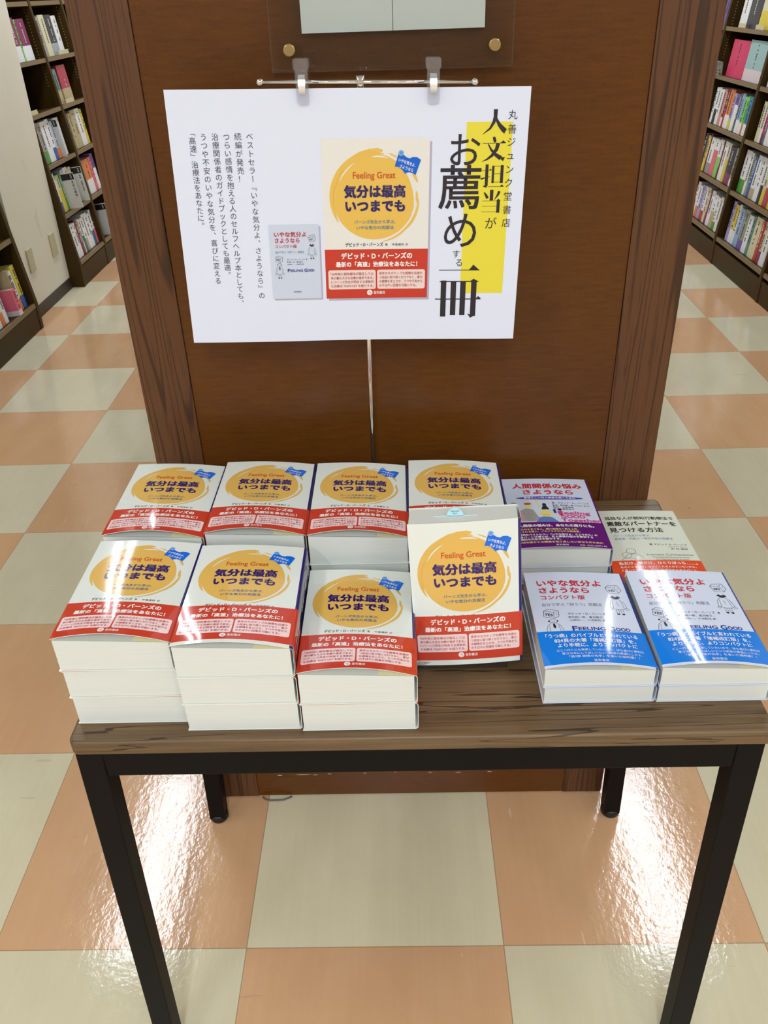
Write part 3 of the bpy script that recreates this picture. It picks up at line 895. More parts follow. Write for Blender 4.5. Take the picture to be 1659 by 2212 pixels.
# ------------------------------------------------------------------ display table
tb = empty('display_table', (0.303, 0.074, 0.0))
tag(tb, 'low display table with brown wood grain top and black steel legs', 'table')
def bevelled_slab(name, x0, x1, y0, y1, z0, z1, mat, parent, rc=0.010, bev=0.004):
    mb = MB(); pts = []
    for cx, cy, t0 in ((x1-rc, y0+rc, -90), (x1-rc, y1-rc, 0), (x0+rc, y1-rc, 90), (x0+rc, y0+rc, 180)):
        for k in range(7):
            t = math.radians(t0 + 15*k); pts.append((cx + rc*math.cos(t), cy + rc*math.sin(t)))
    n = len(pts)
    v = [(x, y, z0) for x, y in pts] + [(x, y, z1) for x, y in pts]
    mb.mesh(v, [tuple(range(n-1, -1, -1)), tuple(range(n, 2*n))] + [(i, (i+1) % n, (i+1) % n + n, i + n) for i in range(n)], mat)
    o = mb.build(name, parent)
    bm = bmesh.new(); bm.from_mesh(o.data)
    es = [e for e in bm.edges if abs(e.verts[0].co.z - e.verts[1].co.z) < 1e-6]
    bmesh.ops.bevel(bm, geom=es, offset=bev, segments=3, affect='EDGES', profile=0.5)
    for f in bm.faces: f.smooth = len(f.verts) == 4 and f.calc_area() < 0.01
    bm.to_mesh(o.data); bm.free()
    return o
# parts are built round the table's own origin
ox, oy = 0.303, 0.074
bevelled_slab('tabletop', -0.0955-ox+0.002, 0.7005-ox, -0.1755-oy, 0.3215-oy, 0.6885, 0.7100, TABLE, tb)
def leg(xt, xb, y, sx, foot=True):
    """square leg that leans outwards a little towards the floor; outer face x given at top and floor"""
    mb = MB(); s = 0.031
    x0t, x1t = (xt, xt + s) if sx < 0 else (xt - s, xt)
    x0b, x1b = (xb, xb + s) if sx < 0 else (xb - s, xb)
    zt, zb_ = 0.6880, 0.012
    P = lambda a, b, z: (a - ox, b - oy, z)
    v = [P(x0b, y, zb_), P(x1b, y, zb_), P(x1b, y+s, zb_), P(x0b, y+s, zb_), P(x0t, y, zt), P(x1t, y, zt), P(x1t, y+s, zt), P(x0t, y+s, zt)]
    mb.mesh(v, [(3,2,1,0),(4,5,6,7),(0,1,5,4),(1,2,6,5),(2,3,7,6),(3,0,4,7)], BLACK)
    o = mb.build('leg', tb, bevel=0.0015)
    f = MB(); cx, cy = (x0b + x1b)/2 - ox, y + s/2 - oy
    f.tube([(cx, cy, 0.0003), (cx, cy, 0.004), (cx, cy, 0.016), (cx, cy, 0.019)], [0.0165, 0.0185, 0.0185, 0.016], RUBBER, 24)
    f.build('rubber_foot', o)
for xt, xb, sx in ((-0.0900, -0.1110, -1), (0.6925, 0.7090, 1)):
    leg(xt, xb, -0.1725, sx); leg(xt, xb, 0.2600, sx)
def rail(name, a, b):
    mb = MB(); mb.box((a[0]-ox, a[1]-oy, a[2]), (b[0]-ox, b[1]-oy, b[2]), BLACK); mb.build(name, tb, bevel=0.001)
rail('front_rail', (-0.0600, -0.1715, 0.6500), (0.6620, -0.1425, 0.6880))
rail('back_rail', (-0.0600, 0.2610, 0.6500), (0.6620, 0.2900, 0.6880))
rail('side_rail', (-0.0890, -0.1410, 0.6500), (-0.0610, 0.2595, 0.6880))
rail('side_rail', (0.6635, -0.1410, 0.6500), (0.6915, 0.2595, 0.6880))

# ------------------------------------------------------------------ island bookcase whose end panel stands behind the table
isl = empty('island_bookcase', (0.2945, 0.33, 0.0))
tag(isl, 'tall double sided bookcase, its brown varnished wood end facing the table', 'bookcase')
ix, iy = 0.2945, 0.33
def ibox(name, a, b, mat, bevel=0.0):
    mb = MB(); mb.box((a[0]-ix, a[1]-iy, a[2]), (b[0]-ix, b[1]-iy, b[2]), mat); return mb.build(name, isl, bevel=bevel)
HT = 2.10
ibox('end_panel', (-0.0204, 0.3255, 0.003), (0.6064, 0.345, HT), PANEL)
ibox('stile', (-0.0960, 0.3230, 0.003), (-0.0210, 0.350, HT), OAK_A, 0.0012)
ibox('stile', (0.6070, 0.3230, 0.003), (0.6855, 0.350, HT), OAK_B, 0.0012)
SCUFF = plain('scuffed_paint', rgb(176, 160, 140), 0.7)
mb = MB()
for a, ln, dz in ((0.022, .012, 0), (0.060, .034, .001), (0.095, .012, .0), (0.125, .010, .002), (0.198, .008, .003), (0.262, .004, .004), (0.33, .01, .002), (0.385, .014, .001), (0.45, .01, .002)):
    pts = [(a, .0), (a + ln*.3, .0016), (a + ln*.7, .0012), (a + ln, .0002), (a + ln*.6, -.0012), (a + ln*.2, -.001)]
    mb.mesh([(x - ix, 0.3253 - iy, 0.063 + dz + z) for x, z in pts], [tuple(range(6))], SCUFF)
mb.build('scuff_marks', isl, fix=False)
ibox('centre_board', (0.282, 0.346, 0.003), (0.307, 2.6, HT - 0.03), LAM)
ibox('top_board', (-0.085, 0.351, HT - 0.03), (0.675, 2.6, HT - 0.002), LAM)
ibox('far_panel', (-0.09, 2.6, 0.003), (0.68, 2.63, HT), LAM)
for z in (0.10, 0.42, 0.74, 1.06, 1.38, 1.70):
    ibox('shelf_board', (-0.070, 0.351, z), (0.281, 2.599, z + 0.022), LAM); ibox('shelf_board', (0.308, 0.351, z), (0.660, 2.599, z + 0.022), LAM)

# acrylic notice holder on the end panel
pq = empty('notice_holder', (0.2908, 0.3130, 1.49))
tag(pq, 'clear acrylic notice holder bolted to the wood end panel', 'notice holder')
def qbox(name, a, b, mat, bevel):
    mb = MB(); mb.box(a, b, mat); return mb.build(name, pq, bevel=bevel)
Rq = Matrix.Rotation(math.radians(0.6), 4, 'Y')
qbox('acrylic_front', (-0.1455, -0.0040, -0.156), (0.1455, 0.0000, 0.156), ACRYL, 0.0016)
for bx in (-0.1225, 0.1225):
    for bz in (-0.132, 0.132):
        b = MB()
        b.tube([(bx, 0.0120, bz), (bx, -0.0045, bz)], 0.004, BRASS, 20)
        b.tube([(bx, -0.0042, bz), (bx, -0.0075, bz), (bx, -0.0088, bz)], [0.0074, 0.0074, 0.0060], BRASS, 28)
        b.build('brass_bolt', pq)
pq.rotation_euler = (0, math.radians(0.35), 0)
for nm, a, b in (('left', 0.1835, 0.2915), ('right', 0.2922, 0.4005)):
    mb = MB(); mb.box((a, 0.3134, 1.3755), (b, 0.3140, 1.62), NOTICE)
    o = mb.build('notice_sheet')
    tag(o, f'pale green white notice sheet, {nm} one inside the acrylic holder', 'paper', 'sheets in the acrylic holder')

# ------------------------------------------------------------------ poster and its stand
PC = [Vector((0.0262, 0.2400, 1.3272)), Vector((0.4490, 0.2400, 1.3182)), Vector((0.4409, 0.2250, 1.0228)), Vector((0.0194, 0.2250, 1.0285))]
def poster_pt(u, v, k=0):
    a, b = u/420.0, v/297.0
    p = PC[0].lerp(PC[1], a).lerp(PC[3].lerp(PC[2], a), b)
    wv = 0.0016*math.sin(a*7.0 + 0.6) * (0.3 + b) + 0.0022*math.exp(-((a-0.38)**2)/0.004)*max(0, 0.35-b) + 0.0022*math.exp(-((a-0.735)**2)/0.004)*max(0, 0.35-b)
    return p + Vector((0, -wv - 0.00011*k, 0))
mb = MB()
front = [[poster_pt(420*i/42, 297*j/28) for i in range(43)] for j in range(29)]
back = [[p + Vector((0, 0.0003, 0)) for p in row] for row in front]
mb.grid(front, PAPER); mb.grid(back, PAPER, flip=True)
for rowf, rowb in ((front[0], back[0]), (front[-1], back[-1])):
    for j in range(42): mb.face([rowf[j], rowf[j+1], rowb[j+1], rowb[j]], PAPER)
for j in (0, -1):
    for i in range(28): mb.face([front[i][j], front[i+1][j], back[i+1][j], back[i][j]], PAPER)
A = Art()
A.rect(P_YEL, 348.2, 36.7, 401.8, 236.8, 1)
# small shop-name column
for ch, v in zip('丸善ジュンク堂書店', (29.2, 44.5, 58.4, 73.1, 88.6, 103.8, 119.2, 134.8, 150.1)): A.char_v(P_TXT, ch, 401.0, v, 11.0, -0.006)
A.char_v(P_TXT, 'が', 382.2, 150.5, 15.0, -0.004)
A.char_v(P_TXT, 'お', 346.5, 66.8, 41.0, 0.004); A.char_v(P_TXT, '薦', 343.4, 108.5, 54.0, 0.008); A.char_v(P_TXT, 'め', 345.5, 158.5, 48.0, 0.002)
A.char_v(P_TXT, 'す', 341.4, 187.3, 10.5, -0.006); A.char_v(P_TXT, 'る', 345.5, 198.1, 10.5, -0.006)
def mincho(strokes, a, b, c, d):
    """brush-cut strokes given in a unit box"""
    for pts, ws in strokes:
        A.stroke(P_TXT, [(a + (c-a)*x, b + (d-b)*y) for x, y in pts], [k*(c-a) for k in ws], 3)
def mpoly(pts, a, b, c, d): A.poly(P_TXT, [(a + (c-a)*x, b + (d-b)*y) for x, y in pts], 3)
th = 0.018
B = (367.3, 23.4, 394.8, 50.1)          # hito
mincho([([(.50,.0),(.50,.28),(.44,.52),(.30,.76),(.0,1.0)], [.17,.15,.13,.09,.015]), ([(.47,.08),(.55,.40),(.68,.62),(.85,.80),(.95,.88)], [.05,.10,.15,.20,.20])], *B)
mpoly([(.78,.78),(1.0,.80),(.90,.99)], *B)
B = (367.6, 52.9, 395.4, 80.0)          # bun
mincho([([(.46,.0),(.50,.10),(.53,.22)], [.10,.13,.10]), ([(.0,.25),(.95,.25)], [th,th]), ([(.66,.26),(.60,.50),(.42,.75),(.22,.90),(.0,1.0)], [.16,.15,.12,.07,.012]), ([(.24,.28),(.38,.52),(.58,.72),(.80,.86)], [.04,.09,.14,.19])], *B)
mpoly([(.74,.25),(.87,.14),(1.0,.25)], *B); mpoly([(.70,.82),(.98,.82),(.90,.98)], *B)
B = (367.4, 82.9, 395.0, 109.2)         # tan
mincho([([(.25,.0),(.25,.93)], [.13,.13]), ([(.12,.93),(.28,.96)], [.04,.09]), ([(.02,.27),(.42,.25)], [th,th]), ([(.0,.62),(.40,.52)], [.07,.015]), ([(.52,.06),(.52,.80)], [.10,.10]), ([(.90,.04),(.90,.80)], [.13,.13]), ([(.50,.08),(.92,.08)], [th,th]), ([(.52,.40),(.90,.40)], [th,th]), ([(.52,.76),(.90,.76)], [th,th]), ([(.34,.95),(1.0,.95)], [th,th])], *B)
mpoly([(.33,.26),(.40,.18),(.47,.26)], *B); mpoly([(.84,.95),(.93,.86),(1.02,.95)], *B)
B = (369.5, 111.7, 393.4, 138.7)        # to
mincho([([(.50,.0),(.50,.45)], [.17,.17]), ([(.12,.10),(.22,.22),(.30,.36)], [.05,.12,.13]), ([(.88,.06),(.82,.20),(.66,.42)], [.14,.11,.02]), ([(.05,.47),(.90,.47)], [th,th]), ([(.86,.45),(.86,.98)], [.16,.16]), ([(.05,.70),(.86,.70)], [th,th]), ([(.02,.94),(.86,.94)], [th,th])], *B)
mpoly([(.74,.47),(.86,.38),(.98,.47)], *B)
B = (320.6, 200.0, 371.5, 208.4)        # ichi
A.rect(P_TXT, 320.6, 206.9, 371.5, 207.9, 3); A.poly(P_TXT, [(358.0, 207.6), (363.6, 200.6), (371.5, 207.6)], 3)
B = (317.2, 219.0, 374.6, 268.5)        # satsu
for x, y0_, y1_ in ((.17, .03, .97), (.39, .06, .93), (.60, .06, .93), (.84, .02, .96)): A.rect(P_TXT, *(B[0] + (B[2]-B[0])*(x-.06), B[1] + (B[3]-B[1])*y0_, B[0] + (B[2]-B[0])*(x+.06), B[1] + (B[3]-B[1])*y1_), 3)
A.rect(P_TXT, 322.0, 221.0, 371.0, 222.4, 3); A.rect(P_TXT, 316.5, 243.6, 374.6, 244.8, 3)
A.poly(P_TXT, [(368.2, 244.0), (371.4, 240.4), (375.6, 244.0)], 3); A.poly(P_TXT, [(358.5, 263.0), (366.6, 266.5), (362.4, 268.8)], 3); A.poly(P_TXT, [(360, 221.6), (365, 218.2), (370.4, 222.4)], 3)
# body text columns
for t, u, v0_, v1_ in (('ベストセラー『いやな気分よ、さようなら』の', 94.6, 49.6, 235.9), ('続編が発売！', 80.8, 49.5, 96.1), ('つらい感情を抱える人のセルフヘルプ本としても、', 67.4, 49.8, 245.0), ('治療関係者のガイドブックとしても最適。', 54.0, 49.7, 209.2), ('うつや不安のいやな気分を、喜びに変える', 40.4, 49.6, 216.6), ('「高速」治療法をあなたに。', 27.0, 45.0, 149.0)):
    pos = list(range(len(t)))
    for ch, q in zip(t, pos): A.char_v(P_SER, ch, u, v0_ + (v1_ - v0_)*q/pos[-1], 8.6, -0.004)
# the two printed covers
A.rect(P_SHADOW, 180.5, 57.0, 308.6, 244.6, 1); A.rect(P_COV, 177.4, 53.0, 306.0, 241.8, 2)
A.rect(M_POST['red'], 177.4, 180.5, 306.0, 241.8, 3)
A.rect(P_SHADOW, 111.0, 151.5, 173.0, 242.8, 1); A.rect(P_COVS, 108.9, 149.3, 171.0, 240.7, 2)
A.emit(mb, poster_pt, 9.0)
a1 = sun_cover(M_POST); a1.items += [(m, v, f, k + 1) for m, v, f, k in sun_band(M_POST).items]
a1.emit(mb, lambda u, v, k: poster_pt(u, v, k + 2.5), 9.0, 177.4, 53.0, 1.0046)
a2 = blue_cover(M_BLUEP); a2.text(M_BLUEP['blk'], '星和書店', 56.0, 170.5, 4.6, width=20.0)
a2.emit(mb, lambda u, v, k: poster_pt(u, v, k + 2.5), 9.0, 108.9, 149.3, 0.485)
po = mb.build('poster', fix=False)
tag(po, 'white poster with yellow strip, big black lettering and printed book covers, hanging from clips', 'poster')

ps = empty('poster_stand', (0.2495, 0.282, TZ))
tag(ps, 'thin chrome poster stand with crossbar and clear clips behind the books', 'stand')
sx_, sy_, sz_ = 0.2495, 0.282, TZ
L_ = lambda x, y, z: (x - sx_, y - sy_, z - sz_)
mb = MB(); mb.tube([L_(0.2495, 0.284, TZ + 0.0004), L_(0.2495, 0.284, TZ + 0.004), L_(0.2495, 0.284, TZ + 0.006)], [0.033, 0.033, 0.030], CHROME, 40); mb.build('base_disc', ps)
mb = MB(); mb.tube([L_(0.2485, 0.2560, TZ + 0.006), L_(0.2500, 0.2520, 1.0), L_(0.2530, 0.2475, 1.3300)], 0.0031, CHROME, 20); mb.build('pole', ps)
rod = [Vector((0.1378, 0.2440, 1.3312)), Vector((0.3845, 0.2440, 1.3240))]
mb = MB(); mb.tube([L_(*rod[0]), L_(*rod[1])], 0.0024, CHROME, 16)
for p in rod:
    ax = (rod[1] - rod[0]).normalized()
    mb.tube([L_(*(p + ax*0.0045*math.cos(math.pi*k/10))) for k in range(11)], [max(0.0002, 0.0045*math.sin(math.pi*k/10)) for k in range(11)], CHROME, 18, False)
mb.build('crossbar', ps)
mb = MB(); mb.tube([L_(0.2530, 0.2475, 1.318), L_(0.2530, 0.2475, 1.3345)], 0.0052, CHROME, 18); mb.build('coupling', ps)
def clip(u):
    c = poster_pt(u, 0) ; tilt = (PC[1]-PC[0]).normalized()
    def Q(x, z, y): q = c + tilt*x + Vector((0, y, z)); return L_(*q)
    mb = MB()
    # front jaw: wide ears at the top, narrow waist, rounded foot
    out = [(-.0085,.0290),(-.0075,.0305),(.0075,.0305),(.0085,.0290),(.0087,.0215),(.0070,.0190),(.0070,-.0110),(.0062,-.0150),(.0035,-.0165),(-.0035,-.0165),(-.0062,-.0150),(-.0070,-.0110),(-.0070,.0190),(-.0087,.0215)]
    for y0_, y1_, lean in ((-0.0075, -0.0055, 0.10), (0.0055, 0.0075, -0.10)):
        n = len(out)
        v = [Q(x, z, y0_ - lean*(z - 0.004)*0.9) for x, z in out] + [Q(x, z, y1_ - lean*(z - 0.004)*0.9) for x, z in out]
        mb.mesh(v, [tuple(range(n)), tuple(range(2*n-1, n-1, -1))] + [(i, (i+1) % n, (i+1) % n + n, i + n) for i in range(n)], CLEARP)
    o = mb.build('clip', ps, bevel=0.0004)
    mb = MB()
    prof = [(-.0048, .0140), (-.0085, .0095), (-.0105, .0030), (-.0088, -.0030), (-.0062, -.0055)]
    mb.grid([[Q(-.0036 - (.0006 if k in (1, 2) else 0), z, y) , Q(.0036 + (.0006 if k in (1, 2) else 0), z, y)] for k, (y, z) in enumerate(prof)], SPRING)
    pr2 = [(y + .0005, z) for y, z in prof]
    mb.grid([[Q(-.0036, z, y), Q(.0036, z, y)] for y, z in pr2], SPRING, flip=True)
    mb.grid([[Q(-.0036, .0140, y), Q(.0036, .0140, y)] for y in (-.0048, 0.0, .0048)], SPRING)
    mb.build('clip_spring', o, fix=False)
clip(159.5); clip(308.4)

# ------------------------------------------------------------------ room shell
def struct(name, mb, bevel=0.0):
    o = mb.build(name, bevel=bevel); o['kind'] = 'structure'; return o
mb = MB(); mb.box((-2.6, -6.5, -0.05), (3.2, 8.5, 0.0), FLOOR); struct('floor', mb)
CEILM = plain('ceiling_board', rgb(226, 226, 220), 0.8)
mb = MB(); mb.box((-2.6, -6.5, CEIL), (3.2, 8.5, CEIL + 0.05), CEILM); struct('ceiling', mb)
mb = MB(); mb.box((-2.02, -6.5, 0), (-1.97, 8.5, CEIL), WALL); struct('wall_left', mb)
mb = MB(); mb.box((2.62, -6.5, 0), (2.67, 8.5, CEIL), WALL); struct('wall_right', mb)
mb = MB(); mb.box((-1.97, 8.4, 0), (2.62, 8.45, CEIL), WALL); struct('wall_far', mb)
mb = MB(); mb.box((-1.97, -6.45, 0), (2.62, -6.4, CEIL), plain('dark_back_wall', rgb(112, 96, 76), 0.6)); struct('wall_back', mb)  # unseen wall, coloured dark to weaken its reflections and bounce light
# plastered pillar between the two left bookcases
PY0, PY1, PX = 3.345, 3.945, -1.598
mb = MB(); mb.box((-1.97, PY0, 0.0), (PX, PY1, CEIL), WALL); struct('wall_pillar', mb, 0.002)
BASEB = plain('skirting_brown', rgb(56, 45, 35), 0.5)
mb = MB(); mb.box((PX, PY0 - 0.004, 0.0), (PX + 0.004, PY1 - 0.002, 0.062), BASEB); struct('baseboard_left', mb)
PLATE = plain('cover_plate', rgb(190, 182, 150), 0.45)
for i, (y0_, y1_, z0_, z1_) in enumerate(((3.445, 3.512, 0.228, 0.345), (3.775, 3.845, 0.222, 0.340))):
    mb = MB(); mb.box((PX, y0_, z0_), (PX + 0.009, y1_, z1_), PLATE)
    o = mb.build('cover_plate', bevel=0.002)
    tag(o, ('beige blank cover plate low on the pillar, nearer the close bookcase', 'beige blank cover plate low on the pillar, nearer the far bookcase')[i], 'cover plate', 'blank plates on the pillar')

# ------------------------------------------------------------------ wall bookcases with a front that leans back
TH = math.atan(0.115)
def bookcase(name, side, xp, xback, uprights, shelves, label, top=2.05, cut=None):
    """side -1: stands against the left wall, faces +x; uprights: (y0, y1); shelves: height of the front top edge"""
    sg = side
    yc = (uprights[0][0] + uprights[-1][1]) / 2
    root = empty(name, (xp, yc, 0))
    tag(root, label, 'bookcase')
    face = lambda z: xp + sg * 0.115 * max(0.0, z - 0.13)
    LX = lambda x: x - xp
    for y0_, y1_ in uprights:
        mb = MB()
        f = -sg * 0.003
        mb.prism_y([(LX(xp) + f, 0.002), (LX(face(0.13)) + f, 0.13), (LX(face(top)) + f, top), (LX(xback), top), (LX(xback), 0.002)], y0_ - yc, y1_ - yc, LAM)
        mb.build('upright', root, bevel=0.001)
        # pin holes in the camera-side face
        mb = MB(); z = 0.18
        k = 0
        while z < 1.55:
            xx = LX(face(z)) + sg * 0.030
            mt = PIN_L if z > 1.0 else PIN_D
            mb.box((xx - 0.003, y0_ - yc - 0.0012, z), (xx + 0.003, y0_ - yc, z + 0.006), mt)
            z += 0.0155
        mb.build('pin_strip', root)
    cs, sn = math.cos(TH), math.sin(TH)
    for i in range(len(uprights) - 1):
        a, b = uprights[i][1], uprights[i+1][0]
        mb = MB(); mb.box((min(LX(xp), LX(xp) + sg*0.02), a - yc, 0.004), (max(LX(xp), LX(xp) + sg*0.02), b - yc, 0.112), LAM); mb.build('plinth', root, bevel=0.001)
        mb = MB(); xb = LX(xback) - sg*0.012; mb.box((min(xb, xb + sg*0.008), a - yc, 0.004), (max(xb, xb + sg*0.008), b - yc, top), LAM); mb.build('back_panel', root)
        for z in shelves:
            fx, t, dp = LX(face(z)), 0.021, abs(xback - face(z)) - 0.022
            dx, dz = sg*cs, -sn        # into the case
            ux, uz = -sg*sn*-1.0, cs   # up the lean
            q = lambda d, h: (fx + dx*d + sg*sn*h, z + dz*d + uz*h)
            mb = MB(); mb.prism_y([q(0.004, 0), q(dp, 0), q(dp, -t), q(0.004, -t)], a - yc, b - yc, LAM)
            mb.prism_y([q(0.0, 0.0004), q(0.0115, 0.0004), q(0.0115, -0.0002), q(0.0042, -0.0002), q(0.0038, -t), q(0.0, -t)], a - yc, b - yc, EDGE)
            mb.build('shelf_board', root)
        mb = MB(); mb.box((min(LX(face(top)), LX(xback)), a - yc, top - 0.02), (max(LX(face(top)), LX(xback)), b - yc, top), LAM); mb.build('top_board', root)
    return face
SHL = (0.140, 0.396, 0.654, 0.900, 1.143, 1.413, 1.69)
SHR = (0.153, 0.406, 0.666, 0.920, 1.165, 1.425, 1.69)
faceL = bookcase('wall_bookcase', -1, -1.527, -1.96, [(3.950, 3.975), (4.430, 4.460), (4.945, 4.975), (5.46, 5.485)], SHL, 'brown wall bookcase on the left, beyond the plastered pillar')
bookcase('wall_bookcase', -1, -1.527, -1.96, [(2.05, 2.075), (2.66, 2.69), (3.245, 3.275)], (0.135, 0.455, 0.75, 1.05, 1.35, 1.65), 'brown wall bookcase at the photo\'s left edge, before the plastered pillar')
faceR = bookcase('wall_bookcase', 1, 2.115, 2.61, [(2.64, 2.67), (3.345, 3.375), (4.060, 4.090), (4.800, 4.830), (5.54, 5.57)], SHR, 'long brown wall bookcase along the right aisle')

# ------------------------------------------------------------------ books on the shelves
BC = dict(white=(228, 231, 232), pinkwhite=(214, 200, 202), cream=(212, 206, 170), grey=(150, 146, 142), bluegrey=(188, 196, 212), plum=(128, 40, 92), lime=(122, 206, 92), cyan=(140, 196, 204), green=(76, 148, 62), blue=(40, 92, 176), orange=(216, 124, 56), yellow=(214, 196, 64), maroon=(112, 34, 48), tealblue=(38, 104, 142), beige=(182, 166, 126), pink=(220, 104, 122), charcoal=(56, 58, 66), silver=(156, 168, 176), teal=(82, 138, 130), crimson=(172, 52, 78), taupe=(128, 116, 96), purple=(104, 78, 156), hotpink=(206, 34, 96), paleblue=(150, 186, 186), black=(30, 26, 34), salmon=(206, 140, 128), red=(178, 48, 40), lilac=(160, 152, 206), slate=(92, 98, 116), skyblue=(140, 170, 212), cerulean=(34, 130, 172), navy=(34, 30, 66), sage=(140, 150, 130), brown=(116, 58, 48))
NAMES = dict(pinkwhite='pinkish white', bluegrey='pale blue grey', tealblue='teal blue', hotpink='hot pink', paleblue='pale blue', skyblue='sky blue')
def bmat(c): return plain('jacket_' + c, rgb(*BC[c]), 0.35)
MARK = plain('jacket_mark', rgb(70, 68, 74), 0.5)
MARKW = plain('jacket_mark_light', rgb(220, 216, 208), 0.5)
SPG = mat_pages('shelf_page_edges', rgb(176, 170, 152), rgb(198, 192, 176))
rnd = random.Random(11)
def shelf_book(side, face, z, y0, y1, h, col, band, frac, label, group, setback=0.022):
    t = (y1 - y0) - 0.001
    d = 0.125
    mb = MB(); m = bmat(col)
    zs = [0, h*frac, h] if band else [0, h]
    n = 5
    bow = min(0.0025, t*0.08)
    prof = [(-0.0012 + bow*math.sin(math.pi*k/n) - bow, t*k/n) for k in range(n+1)]
    for i in range(len(zs)-1):
        mm = bmat(band) if (band and i == 0) else m
        mb.grid([[Vector((x, y, zz)) for x, y in prof] for zz in (zs[i], zs[i+1])], mm, True)
        for y in (0, t):
            mb.box((-d, y if y == 0 else t - 0.0006, zs[i]), (-0.0012 - bow, 0.0006 if y == 0 else t, zs[i+1]), mm)
    mb.box((-d + 0.002, 0.0006, 0.001), (-0.002 - bow, t - 0.0006, h - 0.0025), SPG)
    # spine title marks
    k = MARKW if sum(BC[col]) < 330 else MARK
    zz = h*0.90; zend = h*(frac + 0.06 if band else 0.35)
    ws = min(t*0.34, 0.009)
    while zz > zend:
        a = ws * rnd.uniform(0.7, 1.25)
        if rnd.random() < 0.8: mb.box((-0.001, t*0.5 - ws*0.5, zz - a*0.75), (0.0004, t*0.5 + ws*0.5, zz), k)
        zz -= a * 1.15
    o = mb.build('book', fix=False)
    X = face(z)
    cs, sn = math.cos(TH), math.sin(TH)
    if side < 0:
        o.location = (X - cs*setback, y0 + 0.0005, z - sn*setback + 0.0015); o.rotation_euler = (0, -TH, 0)
    else:
        o.location = (X + cs*setback, y1 - 0.0005, z - sn*setback + 0.0015); o.rotation_euler = (0, -TH, math.pi)
    tag(o, label, 'book', group)
    return o
ORD = ['first', 'second', 'third', 'fourth', 'fifth', 'sixth', 'seventh', 'eighth', 'ninth', 'tenth', 'eleventh', 'twelfth', 'thirteenth', 'fourteenth', 'fifteenth', 'sixteenth']
HN = {0: 'bottom', 1: 'second', 2: 'third', 3: 'fourth', 4: 'fifth'}      # counted from the floor
def fill(side, face, shelves, k, bay, rows, h):
    z = shelves[k]
    rows = sorted(rows) if side < 0 else sorted(rows, reverse=True)
    for i, (y0, y1, c, b, f) in enumerate(rows):
        nm = NAMES.get(c, c); bn = NAMES.get(b, b) if b else None
        what = f'{nm} book with {bn} foot' if b else f'{nm} book'
        lab = f'{what}, {ORD[i]} along {HN[k]} shelf, {bay}'
        shelf_book(side, face, z, y0, y1, h * (1 + 0.05*rnd.uniform(-1, 1)), c, b, f, lab, f'books on the {HN[k]} shelf, {bay}')
BL1, BL2 = 'left bay beside the pillar', 'left bay half behind the stile'
BR0, BR1, BR2 = 'far right bay', 'right bay beside the stile', 'bay at right edge'
L, R = -1, 1
fill(L, faceL, SHL, 4, BL1, [(4.114, 4.207, 'plum', 'white', 0.36), (4.208, 4.226, 'lime', 0, 0), (4.227, 4.352, 'plum', 'white', 0.36)], .205)
fill(L, faceL, SHL, 2, BL1, [(3.984, 4.013, 'white', 0, 0), (4.013, 4.05, 'white', 'cyan', 0.3), (4.052, 4.106, 'grey', 'green', 0.3), (4.106, 4.186, 'white', 0, 0), (4.186, 4.238, 'white', 'blue', 0.3), (4.238, 4.291, 'bluegrey', 'orange', 0.28), (4.2965, 4.392, 'white', 0, 0)], .2)
fill(L, faceL, SHL, 1, BL1, [(4.006, 4.064, 'white', 'blue', 0.28), (4.064, 4.123, 'cream', 'yellow', 0.6), (4.123, 4.145, 'green', 0, 0), (4.17, 4.21, 'bluegrey', 0, 0), (4.215, 4.28, 'white', 0, 0), (4.285, 4.34, 'cream', 0, 0)], .2)
fill(L, faceL, SHL, 0, BL1, [(4.009, 4.044, 'pinkwhite', 0, 0), (4.044, 4.088, 'white', 0, 0), (4.088, 4.128, 'white', 0, 0), (4.128, 4.168, 'maroon', 0, 0), (4.17, 4.189, 'cream', 0, 0), (4.189, 4.222, 'white', 'tealblue', 0.5), (4.224, 4.261, 'white', 'beige', 0.38), (4.261, 4.302, 'white', 0, 0), (4.302, 4.353, 'white', 0, 0), (4.353, 4.395, 'white', 'tealblue', 0.45), (4.396, 4.428, 'white', 'pink', 0.45)], .19)
fill(L, faceL, SHL, 4, BL2, [(4.502, 4.573, 'grey', 0, 0), (4.578, 4.665, 'cream', 0, 0), (4.669, 4.773, 'charcoal', 'silver', 0.3), (4.778, 4.857, 'white', 0, 0)], .2)
fill(L, faceL, SHL, 3, BL2, [(4.515, 4.589, 'teal', 'beige', 0.38), (4.615, 4.76, 'crimson', 'beige', 0.38)], .19)
fill(L, faceL, SHL, 2, BL2, [(4.462, 4.505, 'taupe', 0, 0), (4.507, 4.554, 'taupe', 0, 0), (4.558, 4.607, 'beige', 0, 0), (4.608, 4.682, 'beige', 0, 0), (4.684, 4.768, 'white', 0, 0), (4.771, 4.811, 'yellow', 0, 0)], .2)
fill(L, faceL, SHL, 1, BL2, [(4.493, 4.548, 'grey', 0, 0), (4.55, 4.659, 'orange', 'white', 0.42), (4.664, 4.709, 'pink', 0, 0), (4.711, 4.761, 'purple', 'white', 0.6)], .2)
fill(R, faceR, SHR, 4, BR1, [(4.216, 4.388, 'cream', 'yellow', 0.45), (4.394, 4.565, 'charcoal', 0, 0), (4.568, 4.678, 'white', 0, 0)], .2)
fill(R, faceR, SHR, 3, BR1, [(4.118, 4.151, 'white', 0, 0), (4.153, 4.415, 'paleblue', 'pinkwhite', 0.3), (4.418, 4.677, 'hotpink', 0, 0)], .19)
